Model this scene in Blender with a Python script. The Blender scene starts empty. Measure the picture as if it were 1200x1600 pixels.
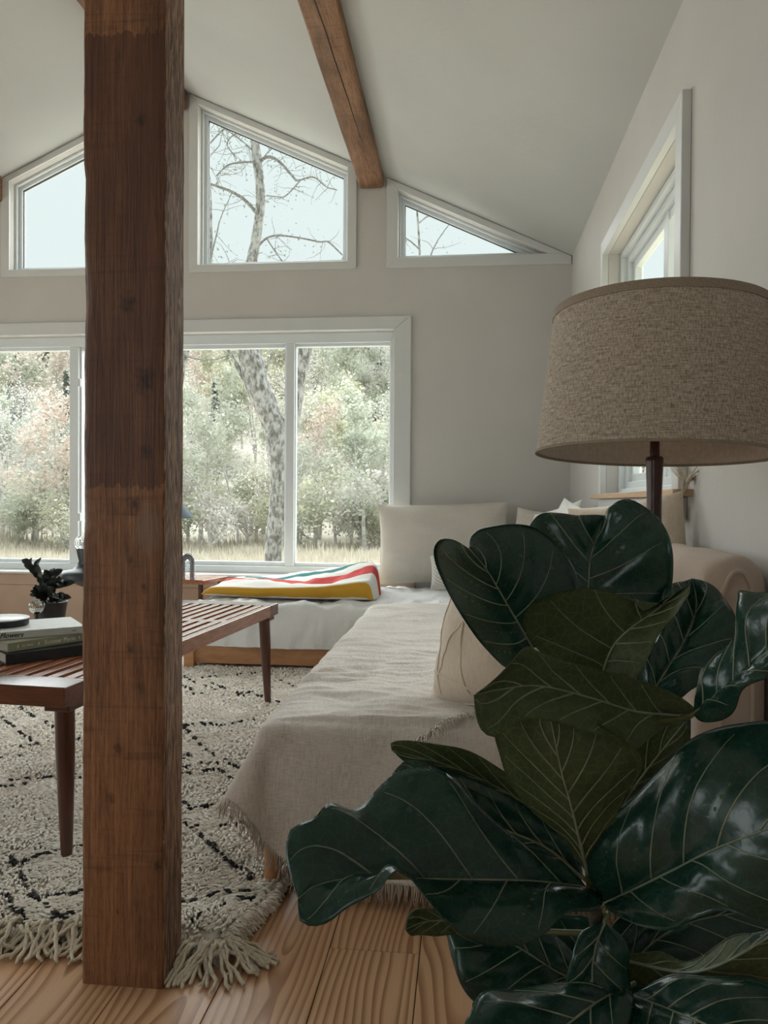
import bpy, bmesh, math, random
from mathutils import Vector, Matrix, noise, geometry
random.seed(7)
S = bpy.context.scene
COL = S.collection
PI = math.pi

# ------------------------------------------------------------------ camera
YAW, PITCH, ROLL, CAMZ, FPX = math.radians(6.04), math.radians(0.70), math.radians(0.37), 0.85, 1200.0
CAMM = (Matrix.Rotation(YAW, 3, 'Z') @ Matrix.Rotation(PI/2 - PITCH, 3, 'X') @ Matrix.Rotation(ROLL, 3, 'Z'))
CAMP = Vector((0, 0, CAMZ))
cam_data = bpy.data.cameras.new('camera')
cam_data.sensor_width = 36.0
cam_data.lens = FPX / 1600.0 * 36.0
cam_data.clip_start = 0.02
cam_data.clip_end = 600
cam = bpy.data.objects.new('camera', cam_data)
cam.matrix_world = Matrix.Translation(CAMP) @ CAMM.to_4x4()
COL.objects.link(cam)
S.camera = cam

# ------------------------------------------------------------------ world, sun, window light, exposure
S.view_settings.view_transform = 'Standard'
S.view_settings.look = 'None'
S.view_settings.gamma = 1.0
S.view_settings.exposure = -0.38
S.view_settings.use_curve_mapping = False
w = bpy.data.worlds.new('overcast_sky')
S.world = w
w.use_nodes = True
bg = w.node_tree.nodes['Background']
bg.inputs[0].default_value = (0.79, 0.88, 0.875, 1)
bg.inputs[1].default_value = 1.4

sun_d = bpy.data.lights.new('sun', 'SUN')
sun_d.energy = 19.0
sun_d.angle = math.radians(105)
sun_d.color = (0.96, 0.99, 1.0)
sun = bpy.data.objects.new('sun', sun_d)
sun.rotation_euler = (math.radians(-40), 0, math.radians(8))      # bright veiled sun over the hill, shining in by the big windows
COL.objects.link(sun)

def window_light(name, loc, rot, sx, sy, power, col=(0.92, 0.975, 1.0)):
    d = bpy.data.lights.new(name, 'AREA')
    d.shape = 'RECTANGLE'; d.size = sx; d.size_y = sy; d.energy = power; d.color = col
    o = bpy.data.objects.new(name, d); o.location = loc; o.rotation_euler = rot
    COL.objects.link(o)
    return o
# daylight entering by the windows of the left wall and of the near wall (both behind / beside the camera)
window_light('daylight_left_window_a', (-4.45, 0.0, 1.35), (0, -PI/2, 0), 1.3, 1.6, 26)
window_light('daylight_left_window_b', (-4.45, 2.6, 1.35), (0, -PI/2, 0), 1.3, 1.6, 26)
window_light('daylight_near_window', (-2.2, -3.2, 1.45), (PI/2, 0, 0), 1.8, 1.3, 14)

# ------------------------------------------------------------------ measuring helpers (photo pixel -> place)
def ray(px, py):
    return CAMM @ Vector(((px - 600) / FPX, (800 - py) / FPX, -1))
def at(px, py, d):
    return CAMP + ray(px, py) * d
def on_z(px, py, z):
    r = ray(px, py); return CAMP + r * ((z - CAMZ) / r.z)
def on_x(px, py, x):
    r = ray(px, py); return CAMP + r * (x / r.x)
def on_y(px, py, y):
    r = ray(px, py); return CAMP + r * (y / r.y)

# ------------------------------------------------------------------ mesh builder
def nz(x, y=0.0, z=0.0):
    return noise.noise(Vector((x, y, z)))

class MB:
    def __init__(self):
        self.v = []; self.f = []; self.m = []; self.uv = {}
    def add(self, vs, fs, m=0):
        o = len(self.v)
        self.v += [tuple(q) for q in vs]
        self.f += [tuple(i + o for i in q) for q in fs]
        self.m += [m] * len(fs)
        return o
    def box(self, a, b, m=0, rot=0.0, pivot=None):
        x0, y0, z0 = a; x1, y1, z1 = b
        vs = [(x0,y0,z0),(x1,y0,z0),(x1,y1,z0),(x0,y1,z0),(x0,y0,z1),(x1,y0,z1),(x1,y1,z1),(x0,y1,z1)]
        if rot:
            p = Vector(pivot or ((x0+x1)/2, (y0+y1)/2, 0)); R = Matrix.Rotation(rot, 3, 'Z')
            vs = [R @ (Vector(q) - p) + p for q in vs]
        self.add(vs, [(0,3,2,1),(4,5,6,7),(0,1,5,4),(1,2,6,5),(2,3,7,6),(3,0,4,7)], m)
        return self
    def prism(self, poly, axis, a, b, m=0):
        """poly: 2-D points in the plane across axis ('y': x,z ; 'x': y,z ; 'z': x,y), extruded a..b"""
        n = len(poly)
        def P(p, t):
            return {'y': (p[0], t, p[1]), 'x': (t, p[0], p[1]), 'z': (p[0], p[1], t)}[axis]
        vs = [P(p, a) for p in poly] + [P(p, b) for p in poly]
        fs = [tuple(range(n))[::-1], tuple(range(n, 2*n))] + [(i, (i+1) % n, n + (i+1) % n, n + i) for i in range(n)]
        self.add(vs, fs, m)
        return self
    def tube(self, pts, rad, n=8, m=0, cap=True, squash=1.0):
        pts = [Vector(p) for p in pts]
        if not hasattr(rad, '__len__'): rad = [rad] * len(pts)
        up = Vector((0.31, 0.2, 0.93)); vs = []
        d0 = (pts[1] - pts[0]).normalized()
        if abs(d0.dot(up)) > .95: up = Vector((1, 0, 0))
        a = d0.cross(up).normalized()
        for i, p in enumerate(pts):
            d = (pts[min(i+1, len(pts)-1)] - pts[max(i-1, 0)])
            d = d.normalized() if d.length > 1e-9 else d0
            a = (a - d * a.dot(d)); a = a.normalized() if a.length > 1e-6 else d.orthogonal().normalized()
            b = d.cross(a)
            for k in range(n):
                t = 2*PI*k/n
                vs.append(p + a*math.cos(t)*rad[i] + b*math.sin(t)*rad[i]*squash)
        fs = []
        for i in range(len(pts)-1):
            for k in range(n):
                fs.append((i*n+k, i*n+(k+1) % n, (i+1)*n+(k+1) % n, (i+1)*n+k))
        if cap and n > 2:
            fs.append(tuple(range(n))[::-1]); fs.append(tuple(range((len(pts)-1)*n, len(pts)*n)))
        self.add(vs, fs, m)
        return self
    def lathe(self, prof, c, n=32, m=0, mat=None):
        """prof: (r, z) from bottom to top around c"""
        c = Vector(c); vs = []
        for r, z in prof:
            for k in range(n):
                t = 2*PI*k/n
                q = Vector((r*math.cos(t), r*math.sin(t), z))
                vs.append(c + (mat @ q if mat else q))
        fs = []
        for i in range(len(prof)-1):
            for k in range(n):
                fs.append((i*n+k, i*n+(k+1) % n, (i+1)*n+(k+1) % n, (i+1)*n+k))
        if prof[0][0] > 1e-5: fs.append(tuple(range(n))[::-1])
        if prof[-1][0] > 1e-5: fs.append(tuple(range((len(prof)-1)*n, len(prof)*n)))
        self.add(vs, fs, m)
        return self
    def grid(self, nu, nv, fn, m=0, flip=False):
        """fn(i,j)->point ; optional uv kept per vertex"""
        vs = [fn(i, j) for i in range(nu) for j in range(nv)]
        fs = []
        for i in range(nu-1):
            for j in range(nv-1):
                q = (i*nv+j, (i+1)*nv+j, (i+1)*nv+j+1, i*nv+j+1)
                fs.append(q[::-1] if flip else q)
        o = self.add(vs, fs, m)
        for i in range(nu):
            for j in range(nv):
                self.uv[o + i*nv + j] = (i/(nu-1), j/(nv-1))
        return self
    def mesh(self, name, mats, smooth=False):
        me = bpy.data.meshes.new(name)
        me.from_pydata(self.v, [], self.f)
        for mt in (mats if isinstance(mats, (list, tuple)) else [mats]): me.materials.append(mt)
        if any(self.m): me.polygons.foreach_set('material_index', self.m)
        if smooth: me.polygons.foreach_set('use_smooth', [True]*len(me.polygons))
        if self.uv:
            ul = me.uv_layers.new(name='UVMap')
            for lp in me.loops:
                ul.data[lp.index].uv = self.uv.get(lp.vertex_index, (0, 0))
        me.update()
        return me
    def build(self, name, mats, parent=None, smooth=False, bevel=0.0, seg=2, sub=0, angle=None, fix=False):
        me = self.mesh(name, mats, smooth)
        if fix:
            b = bmesh.new(); b.from_mesh(me); bmesh.ops.recalc_face_normals(b, faces=b.faces); b.to_mesh(me); b.free()
        o = bpy.data.objects.new(name, me); COL.objects.link(o)
        if parent is not None:
            o.parent = parent
            o.matrix_parent_inverse = BASE.get(parent.name, Matrix.Identity(4)).inverted()
        if bevel:
            md = o.modifiers.new('bevel', 'BEVEL'); md.width = bevel; md.segments = seg; md.limit_method = 'ANGLE'
            md.angle_limit = math.radians(40)
        if sub:
            md = o.modifiers.new('sub', 'SUBSURF'); md.levels = sub; md.render_levels = sub
        if angle is not None and smooth:
            me.set_sharp_from_angle(angle=math.radians(angle))
        return o

BASE = {}
def tag(o, label=None, cat=None, group=None, kind=None):
    if label: o['label'] = label
    if cat: o['category'] = cat
    if group: o['group'] = group
    if kind: o['kind'] = kind
    return o
def empty(name, loc=(0, 0, 0), label=None, cat=None, group=None, kind=None):
    o = bpy.data.objects.new(name, None); COL.objects.link(o)
    o.location = loc; o.empty_display_size = 0.05
    BASE[o.name] = Matrix.Translation(Vector(loc))
    return tag(o, label, cat, group, kind)
def catmull(pts, n):
    """n points evenly spaced by arc length along a Catmull-Rom curve"""
    P = [Vector(p) for p in pts]
    if len(P) == 2: return [P[0].lerp(P[1], i/(n-1)) for i in range(n)]
    Q = [P[0]*2 - P[1]] + P + [P[-1]*2 - P[-2]]
    fine = []
    for i in range(1, len(Q)-2):
        p0, p1, p2, p3 = Q[i-1:i+3]
        for k in range(12):
            t = k/12
            fine.append(0.5*((2*p1) + (p2-p0)*t + (2*p0-5*p1+4*p2-p3)*t*t + (3*p1-p0-3*p2+p3)*t**3))
    fine.append(P[-1])
    L = [0]
    for a, b in zip(fine, fine[1:]): L.append(L[-1] + (b-a).length)
    out = []; j = 0
    for i in range(n):
        s = L[-1]*i/(n-1)
        while j < len(L)-2 and L[j+1] < s: j += 1
        d = L[j+1]-L[j]
        out.append(fine[j].lerp(fine[j+1], (s-L[j])/d if d > 1e-9 else 0))
    return out

# ------------------------------------------------------------------ materials (all procedural)
MATS = {}
class NT:
    def __init__(self, name):
        self.m = bpy.data.materials.new(name); self.m.use_nodes = True
        self.t = self.m.node_tree; self.b = self.t.nodes['Principled BSDF']; self.out = self.t.nodes['Material Output']
        MATS[name] = self.m
    def n(self, typ, **kw):
        nd = self.t.nodes.new(typ)
        for k, v in kw.items():
            if k in nd.inputs: self.set(nd.inputs[k], v)
            else: setattr(nd, k, v)
        return nd
    def set(self, sock, v):
        if hasattr(v, 'is_output'): self.t.links.new(v, sock)
        else: sock.default_value = v
    def coord(self, which='Object', scale=(1, 1, 1), loc=(0, 0, 0), rot=(0, 0, 0), rand=0.0):
        tc = self.n('ShaderNodeTexCoord'); mp = self.n('ShaderNodeMapping')
        v = tc.outputs[which]
        if rand:
            oi = self.n('ShaderNodeObjectInfo')
            ml = self.n('ShaderNodeMath', operation='MULTIPLY'); self.set(ml.inputs[0], oi.outputs['Random']); ml.inputs[1].default_value = rand
            ad = self.n('ShaderNodeVectorMath', operation='ADD'); self.set(ad.inputs[0], v); self.set(ad.inputs[1], ml.outputs[0]); v = ad.outputs[0]
        self.set(mp.inputs['Vector'], v)
        mp.inputs['Scale'].default_value = scale; mp.inputs['Location'].default_value = loc; mp.inputs['Rotation'].default_value = rot
        return mp.outputs[0]
    def noise(self, vec, scale, detail=3, rough=0.5, dist=0.0):
        nd = self.n('ShaderNodeTexNoise'); self.set(nd.inputs['Vector'], vec)
        nd.inputs['Scale'].default_value = scale; nd.inputs['Detail'].default_value = detail
        nd.inputs['Roughness'].default_value = rough; nd.inputs['Distortion'].default_value = dist
        return nd.outputs['Fac']
    def ramp(self, fac, stops):
        r = self.n('ShaderNodeValToRGB'); self.set(r.inputs[0], fac)
        e = r.color_ramp.elements
        while len(e) < len(stops): e.new(0.5)
        for el, (p, c) in zip(e, stops):
            el.position = p; el.color = (*c, 1) if len(c) == 3 else c
        return r.outputs[0]
    def mix(self, fac, a, b, mode='MIX'):
        x = self.n('ShaderNodeMix', data_type='RGBA', blend_type=mode)
        self.set(x.inputs[0], fac)
        for s, v in ((x.inputs[6], a), (x.inputs[7], b)):
            self.set(s, v if hasattr(v, 'is_output') else (*v, 1))
        return x.outputs[2]
    def math(self, op, a, b=0.0, c=None):
        x = self.n('ShaderNodeMath', operation=op)
        self.set(x.inputs[0], a); self.set(x.inputs[1], b)
        if c is not None: self.set(x.inputs[2], c)
        return x.outputs[0]
    def bump(self, h, strength=0.3, dist=0.01):
        b = self.n('ShaderNodeBump'); self.set(b.inputs['Height'], h)
        b.inputs['Strength'].default_value = strength; b.inputs['Distance'].default_value = dist
        self.set(self.b.inputs['Normal'], b.outputs[0])
    def fin(self, col=None, rough=None, metal=None, **kw):
        if col is not None: self.set(self.b.inputs['Base Color'], col if hasattr(col, 'is_output') else (*col, 1))
        if rough is not None: self.set(self.b.inputs['Roughness'], rough)
        if metal is not None: self.b.inputs['Metallic'].default_value = metal
        for k, v in kw.items(): self.set(self.b.inputs[k], v)
        return self.m

def plain(name, col, rough=0.5, var=0.12, scale=30, bump=0.0, bscale=200, metal=0.0, **kw):
    t = NT(name); c = t.coord('Object')
    f = t.noise(c, scale, 4)
    col2 = tuple(x*(1-var) for x in col); col1 = tuple(min(1, x*(1+var)) for x in col)
    cc = t.ramp(f, [(0.3, col2), (0.7, col1)])
    if bump: t.bump(t.noise(c, bscale, 3), bump, 0.003)
    return t.fin(cc, rough, metal, **kw)

def cloth(name, col, var=0.1, weave=900, bump=0.35, rough=0.9, wr=14, wb=0.25):
    t = NT(name); c = t.coord('Object')
    a = t.noise(t.coord('Object', (weave, weave*0.08, weave*0.08)), 1.0, 2)
    b = t.noise(t.coord('Object', (weave*0.08, weave, weave)), 1.0, 2)
    f = t.math('MULTIPLY', t.math('ADD', a, b), 0.5)
    big = t.noise(c, 6, 4)
    f2 = t.math('ADD', t.math('MULTIPLY', f, 0.75), t.math('MULTIPLY', big, 0.25))
    cc = t.ramp(f2, [(0.36, tuple(x*(1-var*2) for x in col)), (0.5, col), (0.64, tuple(min(1, x*(1+var)) for x in col))])
    h = t.math('ADD', t.math('MULTIPLY', f, 0.15), t.math('MULTIPLY', t.noise(c, wr, 5, 0.6, 0.4), wb))
    t.bump(h, bump, 0.03)
    return t.fin(cc, rough, **{'Sheen Weight': 0.15})

# walls / ceiling / trim
plain('wall_paint', (0.59, 0.57, 0.54), 0.75, 0.03, 3, 0.25, 40)
plain('ceiling_paint', (0.53, 0.54, 0.52), 0.8, 0.025, 2.5, 0.3, 60)
plain('white_trim', (0.66, 0.67, 0.66), 0.42, 0.02, 8)
plain('vinyl_frame', (0.72, 0.76, 0.77), 0.35, 0.02, 8)
plain('dark_gasket', (0.03, 0.035, 0.04), 0.5)
plain('tan_panel', (0.45, 0.355, 0.28), 0.55, 0.08, 5)
plain('outer_siding', (0.45, 0.42, 0.38), 0.8)

def glass_mat():
    t = NT('window_glass')
    tr = t.n('ShaderNodeBsdfTransparent'); tr.inputs[0].default_value = (0.97, 0.985, 0.98, 1)
    gl = t.n('ShaderNodeBsdfGlossy'); gl.inputs['Roughness'].default_value = 0.02
    mx = t.n('ShaderNodeMixShader'); mx.inputs[0].default_value = 0.012
    t.t.links.new(tr.outputs[0], mx.inputs[1]); t.t.links.new(gl.outputs[0], mx.inputs[2])
    t.t.links.new(mx.outputs[0], t.out.inputs[0])
glass_mat()

def floor_mat():
    t = NT('pine_floor')
    tc = t.n('ShaderNodeTexCoord'); sp = t.n('ShaderNodeSeparateXYZ'); t.set(sp.inputs[0], tc.outputs['UV'])
    oi = t.n('ShaderNodeObjectInfo'); rnd = oi.outputs['Random']
    x = sp.outputs[0]; y = sp.outputs[1]
    cx = t.n('ShaderNodeCombineXYZ'); t.set(cx.inputs[0], t.math('MULTIPLY', x, 3.0)); t.set(cx.inputs[1], t.math('MULTIPLY', y, 0.8)); t.set(cx.inputs[2], t.math('MULTIPLY', rnd, 40))
    n1 = t.noise(cx.outputs[0], 1.6, 2)
    off = t.math('MULTIPLY', t.math('SUBTRACT', t.math('FRACT', t.math('MULTIPLY', rnd, 7.31)), 0.5), 0.16)
    xx = t.math('ADD', t.math('ADD', x, off), t.math('MULTIPLY', t.math('SUBTRACT', n1, 0.5), 0.045))
    h = t.math('ADD', t.math('MULTIPLY', t.math('SUBTRACT', n1, 0.35), 0.16), t.math('MULTIPLY', t.math('SINE', t.math('MULTIPLY_ADD', y, 0.9, t.math('MULTIPLY', rnd, 20))), 0.075))
    d = t.math('SQRT', t.math('ADD', t.math('MULTIPLY', xx, xx), t.math('MULTIPLY', h, h)))
    ring = t.math('FRACT', t.math('MULTIPLY', d, 74))
    fine = t.noise(t.coord('Object', (260, 5, 260), rand=9.0), 1.0, 3)
    cc = t.ramp(ring, [(0.0, (0.84, 0.55, 0.34)), (0.38, (0.80, 0.51, 0.31)), (0.80, (0.40, 0.20, 0.092)), (0.92, (0.36, 0.175, 0.08)), (1.0, (0.82, 0.54, 0.33))])
    cc = t.mix(t.math('MULTIPLY', fine, 0.35), cc, (0.42, 0.22, 0.11))
    cc = t.mix(t.math('MULTIPLY', t.math('FRACT', t.math('MULTIPLY', rnd, 3.7)), 0.3), cc, (0.52, 0.28, 0.15))
    knot = t.n('ShaderNodeTexVoronoi'); t.set(knot.inputs['Vector'], t.coord('Object', (7, 2.2, 7), rand=5.0)); knot.inputs['Scale'].default_value = 1.0
    kf = t.ramp(knot.outputs['Distance'], [(0.03, (1, 1, 1)), (0.06, (0, 0, 0))])
    cc = t.mix(kf, cc, (0.05, 0.02, 0.01))
    t.bump(t.math('ADD', ring, fine), 0.12, 0.002)
    t.fin(cc, 0.38)
floor_mat()

def timber(name, light, dark, grain=(170, 170, 5), rough=0.6, patches=True, bump=0.7, axis='z', post=False):
    t = NT(name)
    c = t.coord('Object')
    g = t.noise(t.coord('Object', grain), 1.0, 5, 0.6, 0.9)
    g2 = t.noise(t.coord('Object', tuple(q*(0.16 if q > 20 else .6) for q in grain)), 1.0, 5, 0.6, 2.6)
    big = t.noise(t.coord('Object', (6, 6, 2.2) if axis == 'z' else (6, 2.2, 6)), 1.0, 4, 0.6)
    sp3 = t.noise(t.coord('Object', tuple(q*1.6 if q > 20 else 45 for q in grain)), 1.0, 3, 0.7)
    fac = t.math('ADD', t.math('MULTIPLY', g, 0.55), t.math('MULTIPLY', g2, 0.45))
    if patches: fac = t.math('ADD', t.math('MULTIPLY', fac, 0.72), t.math('MULTIPLY', sp3, 0.28))
    mid = tuple((a+b)/2 for a, b in zip(light, dark))
    cc = t.ramp(fac, [(0.34, dark), (0.5, mid), (0.66, light)])
    if patches:
        cc = t.mix(t.ramp(big, [(0.42, (0, 0, 0)), (0.72, (0.8, 0.8, 0.8))]), cc, tuple(q*0.45 for q in dark))
        sw = t.noise(t.coord('Object', (4, 4, 60) if axis == 'z' else (4, 60, 4)), 1.0, 3, 0.6, 0.8)
        cc = t.mix(t.ramp(sw, [(0.55, (0, 0, 0)), (0.75, (0.55, 0.55, 0.55))]), cc, tuple(q*0.6 for q in dark))
    if post:
        sp = t.n('ShaderNodeSeparateXYZ'); t.set(sp.inputs[0], c)
        edge = t.math('MULTIPLY', t.math('SUBTRACT', t.noise(t.coord('Object', (90, 90, 14)), 1.0, 4), 0.5), 0.05)
        zz = t.math('ADD', sp.outputs[2], edge)
        up = t.math('GREATER_THAN', zz, 0.872)
        top = t.math('LESS_THAN', zz, 1.655)
        band = t.math('MULTIPLY', up, top)
        cc = t.mix(t.math('MULTIPLY', band, t.math('MULTIPLY_ADD', t.noise(t.coord('Object', (22, 22, 6)), 1.0, 5, 0.65, 0.6), 0.9, 0.28)), cc, t.mix(g, (0.026, 0.010, 0.0055), (0.16, 0.058, 0.028)))
        # scuffed pale patch with a shape of its own
        pv = t.n('ShaderNodeVectorMath', operation='DISTANCE')
        mp = t.n('ShaderNodeMapping'); t.set(mp.inputs['Vector'], c); mp.inputs['Scale'].default_value = (1, 0.1, 0.62)
        t.set(pv.inputs[0], mp.outputs[0]); pv.inputs[1].default_value = (-0.547, 0.128, 0.497)
        pn = t.math('ADD', pv.outputs['Value'], t.math('MULTIPLY', t.math('SUBTRACT', t.noise(c, 55, 4, 0.65), 0.5), 0.035))
        cc = t.mix(t.ramp(pn, [(0.014, (0.75, 0.75, 0.75)), (0.030, (0, 0, 0))]), cc, (0.26, 0.17, 0.125))
        # knots, each where it sits in the timber (x, z, size)
        for kx, kz, ks in ((-0.560, 1.505, .012), (-0.578, 0.745, .005), (-0.552, 0.700, .007), (-0.578, 0.592, .009), (-0.560, 0.527, .006), (-0.572, 0.845, .014), (-0.583, 1.19, .018), (-0.553, 1.06, .022), (-0.549, 0.935, .012), (-0.527, 0.215, .008), (-0.600, 0.13, .004), (-0.598, 0.42, .010), (-0.612, 0.33, .008)):
            dn = t.n('ShaderNodeVectorMath', operation='DISTANCE'); mk = t.n('ShaderNodeMapping'); t.set(mk.inputs['Vector'], c); mk.inputs['Scale'].default_value = (0.9, 0.0, 0.6)
            t.set(dn.inputs[0], mk.outputs[0]); dn.inputs[1].default_value = (kx*.9, 0, kz*.6)
            dd = t.math('ADD', dn.outputs['Value'], t.math('MULTIPLY', t.math('SUBTRACT', t.noise(c, 90, 4), 0.5), ks*1.8))
            cc = t.mix(t.ramp(dd, [(ks*.10, (0.75, 0.75, 0.75)), (ks*.9, (0, 0, 0))]), cc, (0.012, 0.006, 0.004))
        # the sawn side shows a curly open figure
        ge = t.n('ShaderNodeNewGeometry'); sn = t.n('ShaderNodeSeparateXYZ'); t.set(sn.inputs[0], ge.outputs['True Normal'])
        side = t.math('GREATER_THAN', t.math('ABSOLUTE', sn.outputs[0]), 0.55)
        cw = t.noise(t.coord('Object', (26, 75, 5)), 1.0, 5, 0.65, 5.0)
        cs_ = t.ramp(cw, [(0.42, (0.025, 0.012, 0.007)), (0.5, (0.17, 0.085, 0.048)), (0.57, (0.50, 0.31, 0.20))])
        cc = t.mix(t.math('MULTIPLY', side, 0.8), cc, cs_)
    t.bump(t.math('ADD', t.math('MULTIPLY', g, 0.7), t.math('MULTIPLY', g2, 0.5)), bump, 0.006)
    return t.fin(cc, rough)
timber('post_timber', (0.45, 0.205, 0.092), (0.105, 0.041, 0.017), post=True, rough=0.55)
timber('beam_timber', (0.46, 0.245, 0.125), (0.13, 0.056, 0.026), grain=(130, 5, 130), axis='y')
timber('walnut_rail', (0.42, 0.165, 0.085), (0.20, 0.066, 0.032), grain=(150, 7, 150), patches=False, bump=0.08, rough=0.22, axis='y')
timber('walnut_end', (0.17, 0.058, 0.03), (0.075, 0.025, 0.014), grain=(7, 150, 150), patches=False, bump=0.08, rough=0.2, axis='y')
timber('walnut_leg', (0.105, 0.034, 0.018), (0.045, 0.015, 0.009), grain=(150, 150, 7), patches=False, bump=0.08, rough=0.3)
timber('bed_pine', (0.56, 0.29, 0.135), (0.38, 0.17, 0.07), grain=(7, 110, 60), patches=False, bump=0.1, rough=0.45, axis='y')
timber('pine_sill', (0.62, 0.42, 0.27), (0.50, 0.31, 0.18), grain=(110, 7, 110), patches=False, bump=0.08, rough=0.5, axis='y')
timber('lamp_wood', (0.085, 0.025, 0.014), (0.028, 0.010, 0.007), grain=(150, 150, 8), patches=False, bump=0.08, rough=0.25)

cloth('white_linen', (0.82, 0.82, 0.81), 0.05, bump=0.5, wr=18, wb=0.4)
cloth('oat_linen', (0.70, 0.635, 0.58), 0.13, 520, bump=0.55, wr=22, wb=0.35)
cloth('pillow_cream', (0.68, 0.625, 0.555), 0.06, bump=0.35, wr=9, wb=0.35)
cloth('pillow_white', (0.80, 0.78, 0.73), 0.05, bump=0.35, wr=12)
cloth('pillow_sand', (0.68, 0.57, 0.455), 0.09, 600, bump=0.5, wr=14)
cloth('slipcover', (0.52, 0.415, 0.34), 0.07, bump=0.3, wr=8)
cloth('rug_wool', (0.95, 0.895, 0.81), 0.05, 300, bump=0.2, wr=60, wb=0.3)
cloth('rug_black', (0.022, 0.021, 0.022), 0.2, 300, bump=0.5)
cloth('yarn', (0.72, 0.63, 0.50), 0.12, 400, bump=0.6, wr=90)
cloth('fringe_thread', (0.55, 0.46, 0.385), 0.15, 400, bump=0.4)
cloth('pale_fringe', (0.74, 0.68, 0.60), 0.12, 400, bump=0.4)

def gingham():
    t = NT('gingham'); c = t.coord('UV', (14, 14, 14))
    ck = t.n('ShaderNodeTexChecker'); t.set(ck.inputs['Vector'], c); ck.inputs['Scale'].default_value = 2.0
    ck.inputs['Color1'].default_value = (0.66, 0.63, 0.57, 1); ck.inputs['Color2'].default_value = (0.42, 0.40, 0.37, 1)
    t.fin(ck.outputs[0], 0.9)
gingham()

def blanket():
    t = NT('striped_wool'); tc = t.n('ShaderNodeTexCoord'); sp = t.n('ShaderNodeSeparateXYZ'); t.set(sp.inputs[0], tc.outputs['UV'])
    s, v = sp.outputs[0], sp.outputs[1]
    wob = t.math('MULTIPLY', t.math('SUBTRACT', t.noise(t.coord('UV', (5, 1, 1)), 1.0, 2), 0.5), 0.06)
    q = t.math('ADD', v, wob)
    cr = (0.79, 0.77, 0.72)
    ye, re, te = (0.66, 0.36, 0.035), (0.60, 0.045, 0.04), (0.015, 0.17, 0.165)
    r = t.n('ShaderNodeValToRGB'); t.set(r.inputs[0], q); r.color_ramp.interpolation = 'CONSTANT'
    e = r.color_ramp.elements
    st = [(0.0, cr), (0.015, ye), (0.145, cr), (0.36, re), (0.49, cr), (0.62, te), (0.71, cr), (0.95, ye)]
    while len(e) < len(st): e.new(0.5)
    for el, (p, c) in zip(e, st): el.position = p; el.color = (*c, 1)
    f = t.noise(t.coord('Object', (700, 700, 700)), 1.0, 2)
    cc = t.mix(t.math('MULTIPLY', f, 0.25), r.outputs[0], (0.3, 0.28, 0.25), 'MULTIPLY')
    t.bump(t.math('ADD', t.math('MULTIPLY', f, 0.1), t.noise(t.coord('Object'), 16, 4)), 0.35, 0.02)
    t.fin(cc, 0.95)
blanket()

def shade_mat():
    t = NT('lamp_linen')
    a = t.noise(t.coord('UV', (420, 30, 1)), 1.0, 3, 0.7)
    b = t.noise(t.coord('UV', (46, 150, 1)), 1.0, 3, 0.7)
    f = t.math('MULTIPLY', t.math('ADD', a, b), 0.5)
    cc = t.ramp(f, [(0.38, (0.25, 0.19, 0.14)), (0.5, (0.53, 0.445, 0.355)), (0.60, (0.74, 0.655, 0.55))])
    t.bump(f, 0.5, 0.004)
    t.fin(cc, 0.9)
    tr = t.n('ShaderNodeBsdfTranslucent'); t.set(tr.inputs[0], cc)
    mx = t.n('ShaderNodeMixShader'); mx.inputs[0].default_value = 0.18
    t.t.links.new(t.b.outputs[0], mx.inputs[1]); t.t.links.new(tr.outputs[0], mx.inputs[2]); t.t.links.new(mx.outputs[0], t.out.inputs[0])
shade_mat()
plain('shade_trim', (0.30, 0.24, 0.18), 0.9, 0.2, 400)
plain('shade_lining', (0.60, 0.52, 0.45), 0.9, 0.1, 120)

def leaf_mats():
    for nm, c1, c2, ro, sp in (('leaf_top', (0.007, 0.029, 0.020), (0.014, 0.050, 0.035), 0.24, 0.42),
                               ('leaf_under', (0.040, 0.058, 0.022), (0.066, 0.086, 0.034), 0.5, 0.25)):
        t = NT(nm); c = t.coord('Object')
        vo = t.n('ShaderNodeTexVoronoi', feature='DISTANCE_TO_EDGE'); t.set(vo.inputs['Vector'], t.coord('Object', (1, 1, 1))); vo.inputs['Scale'].default_value = 95
        f = t.noise(c, 24, 4, 0.6)
        cc = t.ramp(f, [(0.3, c1), (0.7, c2)])
        ve = t.ramp(vo.outputs['Distance'], [(0.0, (0.35, 0.35, 0.35)), (0.07, (0, 0, 0))])
        cc = t.mix(ve, cc, tuple(q*2.2 for q in c2))
        t.bump(t.math('ADD', t.math('MULTIPLY', vo.outputs['Distance'], 0.3), t.noise(c, 60, 3)), 0.12, 0.004)
        t.fin(cc, t.math('MULTIPLY_ADD', t.noise(c, 40, 3), 0.22, ro - 0.11), **{'Specular IOR Level': sp})
leaf_mats()
plain('leaf_vein', (0.21, 0.235, 0.15), 0.45, 0.2, 60)
plain('leaf_stalk', (0.11, 0.115, 0.045), 0.5, 0.25, 60)
plain('plant_bark', (0.045, 0.036, 0.024), 0.85, 0.35, 50, 0.6, 120)
plain('soil', (0.03, 0.022, 0.016), 0.95, 0.4, 80, 0.8, 100)
plain('clay_pot', (0.42, 0.38, 0.34), 0.7, 0.1, 20)
plain('black_iron', (0.020, 0.024, 0.028), 0.45, 0.25, 30)
plain('black_cloth_cover', (0.018, 0.021, 0.026), 0.6, 0.2, 300)
plain('green_cloth_cover', (0.30, 0.31, 0.205), 0.75, 0.08, 300)
plain('pale_paper_cover', (0.62, 0.64, 0.62), 0.5, 0.04, 40)
plain('book_pages', (0.50, 0.45, 0.38), 0.85, 0.15, 200)
plain('ink', (0.02, 0.02, 0.02), 0.7)
plain('gilt_print', (0.70, 0.68, 0.58), 0.5)
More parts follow.
